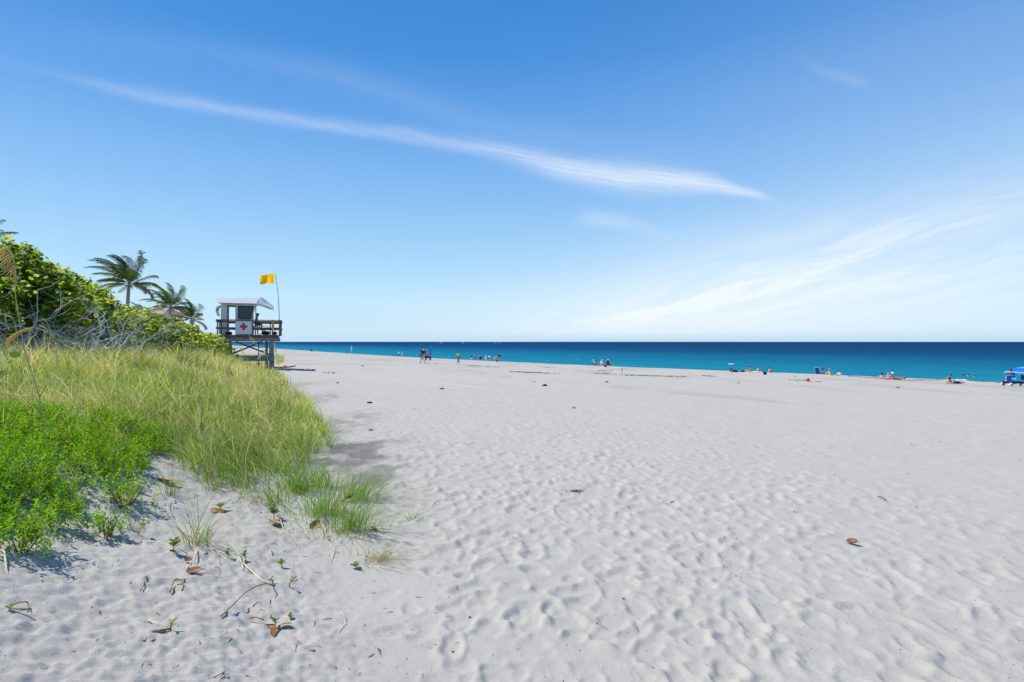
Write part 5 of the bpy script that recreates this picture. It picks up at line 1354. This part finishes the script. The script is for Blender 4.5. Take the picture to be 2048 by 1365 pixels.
# --- the walker loaded with gear
p = at(845, 727); WK = p
person(p, PI / 2 + .2, 'carry', 'walking person in grey-blue shorts bent under a load of beach gear', 'skin3', 'hair', 'blackcloth', 'skyblue')
tote(p + Vector((.12, .0, 1.22)), .3, 1.3, 'blackcloth', 'black bag on the shoulder of the loaded walker')
e = empty('folded_chair', p + Vector((.30, -.05, 1.30)), .25, 'folded grey beach chair carried on the back of the walker', 'beach chair')
b = MB()
for s in (-.26, .26): b.tube([(s - .1, 0, -.30), (s, 0, .0), (s + .05, 0, .45)], .02, 6)
b.tube([(-.36, 0, -.30), (.16, 0, -.30)], .018, 6); b.tube([(-.21, 0, .45), (.31, 0, .45)], .018, 6); b.build('frame', M['alu'], e)
MB().box((0, 0, .08), (.5, .05, .66), Matrix.Rotation(.12, 3, 'Y')).build('backrest', M['greycloth'], e)
tote(p + Vector((-.34, .0, .78)), 1.2, .9, 'greycloth', 'grey bag hanging from the hand of the loaded walker')
# --- beach cart behind the walker
p = at(856, 721); e = empty('beach_cart', p, .15, 'beach cart piled with gear behind the loaded walker', 'beach cart')
b = MB(); b.box((0, 0, .36), (1.05, .55, .04)); b.box((0, -.27, .48), (1.05, .03, .22)); b.box((0, .27, .48), (1.05, .03, .22)); b.box((-.52, 0, .48), (.03, .5, .22)); b.box((.52, 0, .48), (.03, .5, .22)); b.build('tray', M['navycloth'], e)
for x in (-.36, .36):
    for y in (-.33, .33):
        w_ = MB().tube([(x, y - .05, .17), (x, y - .03, .17), (x, y + .03, .17), (x, y + .05, .17)], [.13, .17, .17, .13], 14).build('wheel', M['black'], e)
        MB().tube([(x, y - .055, .17), (x, y + .055, .17)], .07, 10).build('hub', M['alu'], w_)
MB().tube([(-.5, 0, .36), (-.95, 0, .62), (-1.25, 0, .80)], .016, 6).build('handle', M['alu'], e)
tote(p + Vector((-.25, 0, .40)), .2, 1.4, 'redcloth', 'red bag riding at the front of the beach cart')
tote(p + Vector((.22, .02, .40)), .1, 1.5, 'orange', 'orange bag riding at the back of the beach cart')
e = empty('closed_umbrella', p + Vector((.42, -.05, .42)), .0, 'closed dark blue umbrella standing upright in the beach cart', 'umbrella')
MB().tube([(0, 0, -.05), (.06, 0, 1.95)], .018, 6).build('pole', M['alu'], e); MB().tube([(.012, 0, .45), (.03, 0, .7), (.05, 0, 1.5), (.058, 0, 1.85)], [.05, .07, .05, .015], 8).build('canopy', M['bluecloth'], e)
# --- yellow walker
p = at(917, 728); person(p, PI / 2 + .9, 'walk', 'walking person in a yellow-green shirt and olive trousers', 'skin3', 'hair', 'yellowcloth', 'olivecloth', None, .97, True, True)
# --- group at the water's edge right of the yellow walker
for (px, yt, h, pose, rz, label, kw) in (
    (943, 709, 1.66, 'stand', SEAW + .2, 'standing person in dark top with white side, leftmost of the shoreline group', dict(skin='skin2', top='blackcloth', bottom='whitecloth')),
    (950, 708, 1.70, 'stand', SEAW - .6, 'standing person in grey shirt beside the dark-topped one in the shoreline group', dict(top='greycloth', bottom='navycloth')),
    (961, 711, 1.50, 'bend', SEAW + .9, 'stooping person in red top and white cap in the shoreline group', dict(top='redcloth', bottom='blackcloth', hat='whitecloth', s=1.25)),
    (972, 711, 1.62, 'stand', SEAW + .4, 'person in white with white cap in the middle of the shoreline group', dict(skin='skin2', top='whitecloth', bottom='whitecloth', hat='whitecloth', s=.95)),
    (977, 713, 1.05, 'bend', SEAW - 1.0, 'bending person in dark shorts and pale shirt in the shoreline group', dict(skin='skin2', top='whitecloth', bottom='blackcloth')),
    (990, 714, 1.05, 'bend', SEAW - 1.4, 'bending person in grey and white reaching left in the shoreline group', dict(skin='skin2', hair='hairgrey', top='greycloth', bottom='whitecloth')),
    (998.5, 707, 1.74, 'stand', SEAW + 1.0, 'tall dark-haired person standing at the right end of the shoreline group', dict(top='blackcloth', bottom='pinkcloth'))):
    p = by_top(px, yt, h); person(p, rz, pose, label, **kw)
p = by_top(994, 720, .32); tote(p, .3, .8, 'redcloth', 'red bag at the feet of the tall dark-haired person')
# --- three chairs by the water
p = by_top(1189, 721, 1.02); beach_chair(p, -PI / 2 + .2, 'navy beach chair at the left of the three, seen from the side', 'navycloth'); person(p, -PI / 2 + .2, 'chair', 'person in white cap reclining left in the row of three chairs', 'skin2', 'hairgrey', 'whitecloth', 'redcloth', 'whitecloth')
p = by_top(1204, 721, 1.02); beach_chair(p, PI - .2, 'dark beach chair in the middle of the three, seen from the front', 'navycloth'); person(p, PI - .2, 'chair', 'person in white shirt and hat facing inland in the middle chair', 'skin2', 'hairgrey', 'whitecloth', 'navycloth', 'whitecloth')
p = by_top(1211, 729, .36); tote(p, .1, .9, 'redcloth', 'red bag between the two right-hand chairs of the three')
p = by_top(1218, 721, .98); beach_chair(p, SEAW + .1, 'dark teal beach chair seen from behind, right of the three', 'tealcloth', .70); person(p, SEAW + .1, 'chair', 'person hidden behind the dark teal chair with only a white cap showing', 'skin2', 'hairgrey', 'skyblue', 'navycloth', 'whitecloth')
# --- sunbathers
def pt(px, yt, h): return by_top(px, yt, h)
p = pt(1470, 735, .52); person(p, PI / 2 + .5, 'prone', 'dark-haired person in black propped on elbows at the left of the sunbathers', 'skin', 'hair', 'blackcloth', 'blackcloth')
p = pt(1480, 741, .10); towel(p, .1, (1.9, .9), 'whitecloth', 'white towel behind the person propped on elbows')
p = pt(1487, 739, .30); person(p, -PI / 2 - .3, 'prone', 'tanned person lying flat on the white towels', 'skin', 'hairbrown', None, 'blackcloth', None, .9)
p = pt(1499, 733, .90); person(p, SEAW + .2, 'sit', 'person in black cap sitting with bare back turned, left of the seated three', 'skin', 'hair', None, 'navycloth', 'blackcloth')
p = pt(1506, 742, .10); towel(p, .0, (1.9, .9), 'whitecloth', 'white towel between the two bare-backed sitters')
p = pt(1515, 734, .88); person(p, SEAW - .3, 'sit', 'sunburnt person sitting with back turned in the middle of the seated three', 'skin', 'hairbrown', None, 'redcloth')
p = pt(1515, 745, .24); tote(p, .2, 1.0, 'whitecloth', 'white bag behind the sunburnt sitter')
p = pt(1525, 741, .40); tote(p, .5, .9, 'navycloth', 'navy bag left of the black bag by the sunbathers')
p = pt(1530, 741, .42); tote(p, -.2, .7, 'blackcloth', 'black bag against the last sitter of the seated three')
p = pt(1538, 735, .88); person(p, SEAW - .5, 'sit', 'dark-haired tanned person sitting at the right of the seated three', 'skin', 'hair', None, 'blackcloth')
p = pt(1538, 746, .08); towel(p, .1, (1.5, .8), 'yellowcloth', 'pale yellow towel under the right sitter of the three')
# --- pair by the blue chair
p = pt(1638, 736, 1.02); beach_chair(p, -1.0, 'high blue beach chair turned to the sea, its back showing', 'bluecloth', .78)
p = p + Vector((.75, .25, 0)); p.z = gz(p.x, p.y); beach_chair(p, -PI / 2 - .1, 'low blue beach chair with a woman reclining beside the high one', 'bluecloth', .5)
person(p, -PI / 2 - .1, 'chair', 'dark-haired woman reclining in the low blue chair', 'skin', 'hair_long', None, 'blackcloth', None, .95)
p = pt(1659, 741, .74); person(p, -PI / 2 + .5, 'sit_back', 'person leaning back on the sand in front of the low blue chair', 'skin2', 'hairbrown', None, 'blackcloth', None, .95)
p = pt(1664, 750, .08); towel(p, .2, (1.6, .8), 'yellowcloth', 'pale yellow towel in front of the person leaning back')
p = pt(1680, 742, .80); person(p, SEAW + .8, 'sit', 'person in pale shirt sitting alone right of the blue chairs', 'skin', 'hair', 'whitecloth', 'navycloth', None, .95)
# --- people at the sand edge farther right
p = pt(1751, 750, .55); person(p, PI / 2 + .6, 'prone', 'dark-haired person propped at the sand edge beside the one sitting upright', 'skin', 'hair')
p = pt(1763, 747, .80); person(p, SEAW, 'sit', 'dark long-haired woman sitting at the sand edge', 'skin2', 'hair_long', None, 'blackcloth')
p = pt(1777, 749, .60); person(p, SEAW + .5, 'sit', 'fair-haired sitter bowed low at the sand edge', 'skin2', 'hairgrey', 'pinkcloth', 'pinkcloth', None, .85)
p = pt(1790, 752, .34); person(p, PI / 2 - .2, 'lie', 'sunburnt person lying on the sand edge with a knee raised', 'skin', 'hairbrown', None, 'pinkcloth')
p = pt(1894, 752, .60); person(p, -PI / 2 + .2, 'lie', 'tanned person lying with knees up left of the white towels', 'skin', 'hairbrown', None, None, None, 1.25)
p = pt(1910, 755, .48); person(p, PI / 2 + .3, 'prone', 'black-haired person propped on elbows beside the white towels', 'skin', 'hair', None, 'blackcloth')
p = pt(1917, 759, .06); towel(p, .1, (1.5, .8), 'whitecloth', 'white towel right under the black-haired propped person')
p = pt(1925, 760, .06); towel(p, -.1, (1.2, .7), 'whitecloth', 'white towel at the far right end of the sand-edge group')
# --- right-hand camp under the umbrella
p = at(2022, 768); CAMP = p
e = empty('beach_umbrella', p + Vector((2.2, 1.2, 0)), 0, 'royal blue beach umbrella with turquoise trim at the right edge', 'umbrella')
e.location.z = gz(e.location.x, e.location.y)
ud = e.location.y; ur = 1.35; zt = CAMZ - (734 - 684) / F * ud - e.location.z; ze = CAMZ - (746 - 684) / F * ud - e.location.z
MB().tube([(0, 0, -.2), (0, 0, zt + .05)], .018, 8).build('pole', M['alu'], e)
def cone(rs, zs, m, nm, nseg=8, sub=3):
    b = MB(); N = nseg * sub; vs = []; L = len(rs)
    for lay in (0, -.012):
        for r, z in zip(rs, zs):
            for k in range(N):
                t = 2 * PI * k / N; ph = abs(((k / sub) % 1) - .5) * 2
                vs.append((r * math.cos(t) * (.94 + .06 * ph), r * math.sin(t) * (.94 + .06 * ph), z + lay + .02 * (1 - ph) * r))
    fs = []
    for lay in range(2):
        for i in range(L - 1):
            for k in range(N):
                f = (lay * L * N + i * N + k, lay * L * N + i * N + (k + 1) % N, lay * L * N + (i + 1) * N + (k + 1) % N, lay * L * N + (i + 1) * N + k)
                fs.append(f if lay == 0 else tuple(reversed(f)))
    return b.add(vs, fs, 0, False).build(nm, m, e)
dz = zt - ze
cone([.03, ur * .45], [zt, zt - dz * .22], M['cyan'], 'crown_panel'); cone([ur * .45, ur * .88], [zt - dz * .23, zt - dz * .80], M['bluebright'], 'canopy'); cone([ur * .88, ur, ur * 1.0], [zt - dz * .80, ze, ze - .08], M['cyan'], 'trim')
q = at(2021, 769); beach_chair(q, SEAW + .25, 'blue beach chair seen from behind at the left of the umbrella camp', 'bluebright', .44)
tote(q + Vector((.0, -.30, .30)), SEAW, .7, 'cyan', 'light blue pouch on the back of the blue camp chair')
person(q, SEAW + .25, 'chair', 'dark-haired person sitting in the left chair under the umbrella', 'skin', 'hair', 'navycloth', 'blackcloth', None, 1.08)
q = at(2034, 764); beach_chair(q, SEAW - .1, 'dark beach chair under the umbrella, second from the camp edge', 'navycloth', .4); person(q, SEAW - .5, 'chair', 'person in dark cap with bare shoulders under the umbrella', 'skin', 'hair', None, 'whitecloth', 'blackcloth', 1.12)
q = at(2050, 767); beach_chair(q, SEAW, 'blue beach chair cut off by the right edge', 'bluebright', .44); person(q, SEAW, 'chair', 'person in white shirt cut off by the right edge under the umbrella', 'skin2', 'hair', 'whitecloth', 'navycloth', None, 1.1)
q = at(2032, 773); e = empty('beach_wagon', q, .05, 'low dark beach wagon with white wheels in front of the umbrella camp', 'wagon')
b = MB(); b.box((0, 0, .22), (1.5, .55, .05)); b.box((0, -.26, .28), (1.5, .03, .10)); b.box((0, .26, .28), (1.5, .03, .10)); b.build('tray', M['navycloth'], e)
for x in (-.66, .62):
    for y in (-.31, .31):
        w_ = MB().tube([(x, y - .04, .13), (x, y + .04, .13)], .13, 14).build('wheel', M['whitecloth'], e); MB().tube([(x, y - .05, .13), (x, y + .05, .13)], .05, 10).build('hub', M['black'], w_)
MB().tube([(-.75, 0, .24), (-.95, 0, .2), (-1.05, 0, .12)], .025, 6).build('handle', M['black'], e)
# --- bathers in the sea
swimmer(1659, 741, 'bather in white shirt standing waist-deep behind the low blue chair', skin='skin2', top='whitecloth', sink=1.20)
swimmer(1785, 747, 'bather in a white top standing chest-deep behind the lying sunburnt person', skin='skin2', hair='hair', top='whitecloth', sink=1.28)
swimmer(1903, 752, 'dark head of a bather nearest the tanned person with knees up', skin='skin3', sink=1.46)
swimmer(1927, 753, 'dark-haired bather, left of the three heads together', skin='skin3', sink=1.42)
swimmer(1936, 753, 'bather in the middle of the three heads together', skin='skin2', sink=1.40)
swimmer(1948, 755, 'brown-haired bather, right of the three heads together', skin='skin', hair='hairbrown', sink=1.36)
finish_people()

# --- floats, birds, boats
p = at_sea(1464, 731); e = empty('raft', p, .1, 'white inflatable raft floating behind the sunbathers', 'raft')
MB().tube([(-.55, 0, .06), (-.5, 0, .08), (0, 0, .10), (.4, 0, .08), (.5, 0, .06)], [.08, .2, .24, .2, .08], 12).build('hull', M['whitecloth'], e); MB().tube([(-.52, -.18, .14), (-.60, 0, .30), (-.52, .18, .14)], .10, 8).build('pillow', M['whitecloth'], e)
def bird(p, rz, label, group='white birds by the water'):
    e = empty('seabird', p, rz, label, 'bird', group); b = MB()
    b.tube([(-.24, 0, .10), (-.12, 0, .11), (.0, 0, .12), (.12, 0, .13), (.17, 0, .18), (.20, 0, .24), (.26, 0, .235), (.33, 0, .225)], [.01, .06, .085, .07, .04, .042, .03, .004], 8).build('body', M['whitecloth'], e)
    for s in (-1, 1): MB().ball((-.06, s * .07, .13), (.17, .025, .05), 8, 5).build('wing', M['greycloth'], e)
bird(at_sea(883, 714), .4, 'white bird on the water right of the beach cart'); bird(at_sea(897, 715), 2., 'white bird on the water, nearer the yellow walker')
bird(at_sea(774, 704), 1., 'white bird on the water, left of the far couple'); bird(at_sea(1096, 723), 1., 'white bird on the water left of the three chairs'); bird(at_sea(1157, 721), 1., 'white bird on the water just left of the three chairs')
bird(at(582, 700), 2.5, 'white bird standing on the far sand, first right of the tower'); bird(at(590, 701), .5, 'white bird standing on the far sand, second right of the tower'); bird(at(671, 706), .3, 'white bird on the sand near the small pale flag')
def boat(px, d, L, rz, label):
    p = Vector(((px - CX) / F * d, d, SEA_Z)); e = empty('motor_boat', p, rz, label, 'boat', 'boats on the horizon')
    b = MB(); n = 10; vs = []
    for i in range(n + 1):
        u = i / n; w_ = L * .15 * (1 - max(0, u - .55) ** 2 * 4.6); z = L * (.10 + .05 * u * u)
        vs += [(L * (u - .5), -w_, z), (L * (u - .5), w_, z), (L * (u - .5), w_ * .6, -.1), (L * (u - .5), -w_ * .6, -.1)]
    b.add(vs, [(i * 4 + j, i * 4 + (j + 1) % 4, i * 4 + 4 + (j + 1) % 4, i * 4 + 4 + j) for i in range(n) for j in range(4)] + [(0, 1, 2, 3), tuple(n * 4 + j for j in (3, 2, 1, 0))]).build('hull', M['white'], e)
    MB().box((-.02 * L, 0, L * .19), (L * .30, L * .2, L * .15)).build('cabin', M['white'], e); MB().box((.0, 0, L * .30), (L * .34, L * .22, L * .02)).build('roof', M['white'], e)
    MB().box((.135 * L, 0, L * .21), (L * .01, L * .17, L * .07)).build('window', M['black'], e)
boat(882, 1500, 13, .1, 'widest white motor boat on the horizon, leftmost'); boat(926, 1700, 10, 2.9, 'small white motor boat on the horizon between the widest and the close pair'); boat(990, 1500, 9, .2, 'white motor boat, left one of the close pair on the horizon'); boat(999, 2100, 9, 2.8, 'tiny white motor boat, right one of the close pair on the horizon')
# --- far figures right of the tower
p = by_top(570, 694.5, .9); person(p, SEAW, 'sit', 'far person in white sitting on the sand just right of the tower', 'skin2', 'hairgrey', 'whitecloth', 'whitecloth', 'whitecloth')
p = by_top(623, 698.5, .95); beach_chair(p, SEAW + .6, 'far dark beach chair between tower and pale flag', 'blackcloth'); person(p, SEAW + .6, 'chair', 'far person in dark clothes in the chair between tower and pale flag', 'skin', 'hair', 'blackcloth', 'blackcloth')
p = by_top(690, 705.5, .5); person(p, SEAW, 'sit', 'far dark figure sitting at the water left of the pale flag', 'skin3', 'hair', 'blackcloth', 'blackcloth', None, .8)
# --- stakes and small flag
def stake(px, py, ytop, label):
    p = at(px, py); h = (py - ytop) / F * p.y; e = empty('marker_stake', p, 0, label, 'stake', 'orange marker stakes')
    MB().box((0, 0, h * .22), (.04, .03, h * .56), bev=.003).build('stake', M['oatpale'], e); MB().box((0, 0, h * .75), (.055, .04, h * .5), bev=.003).build('painted_top', M['orange'], e)
stake(1244, 751, 736, 'orange-topped stake right of the three chairs'); stake(1465, 751, 741, 'orange-topped stake left of the sunbathers')
p = at(702.5, 720); h = 29 / F * p.y; e = empty('warning_flag', p, 0, 'pale blue furled flag on a thin pole out on the sand', 'flag')
MB().tube([(0, 0, -.1), (.02, 0, h * .6), (.08, 0, h)], [.018, .015, .01], 6).build('pole', M['alu'], e)
MB().tube([(.04, 0, h * .52), (.02, 0, h * .6), (.05, 0, h * .78), (.07, 0, h * .92), (.08, 0, h)], [.02, .10, .13, .07, .01], 8).build('flag', mat('pale_cyan_cloth', (.50, .68, .76), .8), e)
# --- towel and bag left on the sand
p = at(1598, 761); towel(p, .1, (1.3, .7), 'greencloth', 'bright green towel on the sand before the blue chairs')
p = at(1616, 763); tote(p, .1, .5, 'redcloth', 'red bag beside the bright green towel')
p = at(1628, 763.5); towel(p, -.1, (.9, .4), 'pinkcloth', 'pink cloth right of the red bag')

# ================================================================== seaweed and scraps
def seaweed(px0, py0, px1, py1, wd, n, label, h=.05):
    a = at(px0, py0); b_ = at(px1, py1); c = (a + b_) / 2; c.z = gz(c.x, c.y)
    n = int(n * .8); t = rng.beta(1.3, 1.3, n); t = t + .05 * np.sin(t * 40); q = np.array([a.x, a.y])[None] * (1 - t[:, None]) + np.array([b_.x, b_.y])[None] * t[:, None] + rng.normal(0, wd * .55, (n, 2)) * rng.uniform(.2, 1.3, (n, 1))
    z = ground(q[:, 0], q[:, 1]) + rng.uniform(0, h, n)
    k = 8; ang = rng.uniform(0, PI, n); L = rng.uniform(.06, .22, n)
    P_ = np.column_stack([q, z]); U = np.stack([np.cos(ang), np.sin(ang), rng.normal(0, .18, n)], 1); Nm = np.stack([rng.normal(0, .3, n), rng.normal(0, .3, n), np.ones(n)], 1)
    v, f, cc = leaves(P_ - np.array(c), Nm, U, L, pick([(.07, .05, .035), (.11, .08, .05), (.16, .12, .08), (.04, .03, .025)], [1, 1, .6, 1], n), np.array([(-.5, .05), (-.1, .12), (.4, .06), (.5, -.05), (.1, -.12), (-.4, -.06)]), .4)
    o = np_mesh('seaweed_patch', v, [f], M['chip'], None, cc); o.location = c
    tag(o, label, 'seaweed', 'patches of washed-up seaweed')
seaweed(1020, 744, 1105, 748, .9, 420, 'broad dark seaweed patch inland of the gap before the three chairs')
seaweed(930, 731, 1000, 736, .7, 320, 'long seaweed streak inland of the shoreline group')
seaweed(838, 727, 925, 730, .5, 180, 'thin seaweed streak passing the feet of the two walkers')
seaweed(1186, 747, 1222, 748, .5, 160, 'short dark seaweed patch below the three chairs')
seaweed(1196, 742, 1226, 742.5, .35, 90, 'thin seaweed line just below the three chairs')
seaweed(1250, 751, 1385, 755, .9, 420, 'longest seaweed patch, right of the left orange stake')
seaweed(1405, 752, 1430, 754, .5, 90, 'small seaweed patch left of the right orange stake')
seaweed(1080, 734, 1105, 737, .6, 90, 'faint seaweed patch left of the three chairs')
seaweed(1695, 753, 1745, 757, .3, 150, 'wrack line just right of the person sitting alone')
seaweed(1745, 756, 1765, 758, .3, 110, 'wrack line below the dark long-haired woman')
seaweed(1768, 759, 1825, 762, .3, 170, 'wrack line below the lying sunburnt person')
seaweed(1828, 761, 1885, 761, .3, 190, 'wrack line left of the tanned person with knees up')
seaweed(1945, 763, 1990, 765, .3, 110, 'wrack line left of the umbrella camp')
seaweed(1995, 766, 2012, 767, .3, 90, 'reddish wrack line touching the umbrella camp')
p = at(1152, 985); n = 130
q = rng.normal(0, 1, (n, 2)) * np.array([.055, .035]); ang = rng.uniform(0, PI, n)
v, f, cc = leaves(np.column_stack([q, rng.uniform(.004, .02, n)]), np.stack([rng.normal(0, .3, n), rng.normal(0, .3, n), np.ones(n)], 1), np.stack([np.cos(ang), np.sin(ang), 0 * ang], 1), rng.uniform(.02, .05, n), pick([(.16, .15, .09), (.08, .07, .05), (.26, .25, .17)], [1, 1, .6], n), np.array([(-.5, .05), (-.1, .10), (.5, .0), (-.1, -.10)]), .3)
o = np_mesh('seaweed_patch', v, [f], M['chip'], None, cc); o.location = p; tag(o, 'small olive seaweed clump alone on the trampled sand', 'seaweed', 'patches of washed-up seaweed')
def clump(px, py, s, label, c=(.035, .028, .024)):
    p = at(px, py); s *= .72; n = 40; q = rng.normal(0, 1, (n, 3)) * np.array([s, s, s * .45]); q[:, 2] = np.abs(q[:, 2])
    v, f, cc = leaves(q, rng.normal(0, 1, (n, 3)), rng.normal(0, 1, (n, 3)), np.full(n, s * 1.6), pick([c, tuple(1.6 * x for x in c)], [1, 1], n), np.array([(-.5, .0), (-.2, .3), (.3, .28), (.5, 0), (.2, -.3), (-.3, -.25)]), .4)
    o = np_mesh('seaweed_clump', v, [f], M['chip'], None, cc); o.location = p; tag(o, label, 'seaweed clump', 'dark seaweed clumps on the sand')
clump(738, 807, .045, 'dark clump beyond the grass corner, nearest the dark sand'); clump(884, 779, .055, 'dark clump straight below the yellow walker'); clump(1090, 772, .075, 'largest dark clump, below the broad seaweed patch'); clump(725, 733, .07, 'dark lump on the sand below the pale flag'); clump(570, 733, .07, 'dark lump on the sand right of the red rescue board')
clump(675, 767, .04, 'dark clump between tower shadow and grass corner'); clump(1213, 765, .06, 'dark clump below the left orange stake', (.06, .03, .025)); clump(1068, 765, .05, 'red-brown clump left of the largest dark clump', (.09, .03, .02)); clump(1477, 767, .05, 'dark clump below the right orange stake'); clump(1590, 754, .05, 'dark clump left of the bright green towel'); clump(1796, 776, .05, 'dark clump on the sand below the lying sunburnt person')
# dark clumps standing in for the tower railing's cast shadow, not washed-up seaweed
for i, (px, lab) in enumerate(((648, 'first dark dash of modelled rail shadow right of the tower shadow'), (656, 'second dark dash of modelled rail shadow right of the tower shadow'), (667, 'third dark dash of modelled rail shadow right of the tower shadow'))): clump(px, 747.5, .06, lab)
# small scraps scattered everywhere (uncountable)
n = 4200
r = np.sqrt(rng.uniform(1.5 ** 2, 46 ** 2, n)) * rng.uniform(.25, 1, n) ** .6; t = rng.uniform(-R(50), R(50), n); x = r * np.sin(t); y = r * np.cos(t)
a_, b2 = ab(x, y); ok = (np.interp(a_, CREST_A, CREST_B) - b2 > 1) & (toe_t(x, y) < 2.2) & (y > 1.5); x, y, r = x[ok], y[ok], r[ok]; n = len(x)
ii = np.clip(np.searchsorted(RR, r), 0, nr - 1); jj = np.clip(((np.degrees(np.arctan2(x, y)) + 80) / .2).astype(int), 0, nf - 1); z = GZ[ii, jj] + .003
sz = rng.lognormal(-4.75, .5, n) * (1 + r / 18.); ang = rng.uniform(0, PI, n)
v, f, cc = leaves(np.column_stack([x, y, z]), np.stack([rng.normal(0, .35, n), rng.normal(0, .35, n), np.ones(n)], 1), np.stack([np.cos(ang), np.sin(ang), 0 * ang], 1), sz, pick([(.04, .03, .025), (.08, .055, .04), (.30, .11, .05), (.42, .34, .2), (.7, .68, .64)], [4, 2, .9, .5, .3], n), np.array([(-.5, .0), (-.15, .26), (.4, .18), (.5, -.05), (.1, -.28)]), .5)
n2 = 900; y2 = rng.uniform(2.2, 8, n2); x2 = -rng.uniform(0, 1, n2) ** .8 * (.75 * y2) - .2 + .0 * y2; tt = toe_t(x2, y2); ok = (tt > -.9) & (tt < 3.2) & (rng.random(n2) < .35 + .65 * fbm(x2 * 1.5, y2 * 1.5, 123, 2)); x2, y2 = x2[ok], y2[ok]; n2 = len(x2)
r2_ = np.hypot(x2, y2); ii = np.clip(np.searchsorted(RR, r2_), 0, nr - 1); jj = np.clip(((np.degrees(np.arctan2(x2, y2)) + 80) / .2).astype(int), 0, nf - 1); ang = rng.uniform(0, PI, n2)
v2, f2, c2_ = leaves(np.column_stack([x2, y2, GZ[ii, jj] + .004]), np.stack([rng.normal(0, .25, n2), rng.normal(0, .25, n2), np.ones(n2)], 1), np.stack([np.cos(ang), np.sin(ang), rng.normal(0, .12, n2)], 1), rng.lognormal(-3.5, .6, n2), pick([(.42, .33, .18), (.25, .15, .08), (.12, .08, .05), (.5, .42, .26)], [2, 1.4, 1, 1], n2), np.array([(-.5, .0), (-.15, .055), (.4, .05), (.5, -.02), (.1, -.06)]), .4)
f = np.concatenate([f, f2 + len(v)]); v = np.concatenate([v, v2]); cc = np.concatenate([cc, c2_])
tag(np_mesh('beach_scraps', v, [f], M['chip'], None, cc), 'tiny dark scraps of seaweed and leaf scattered over the sand', 'scraps', None, 'stuff')
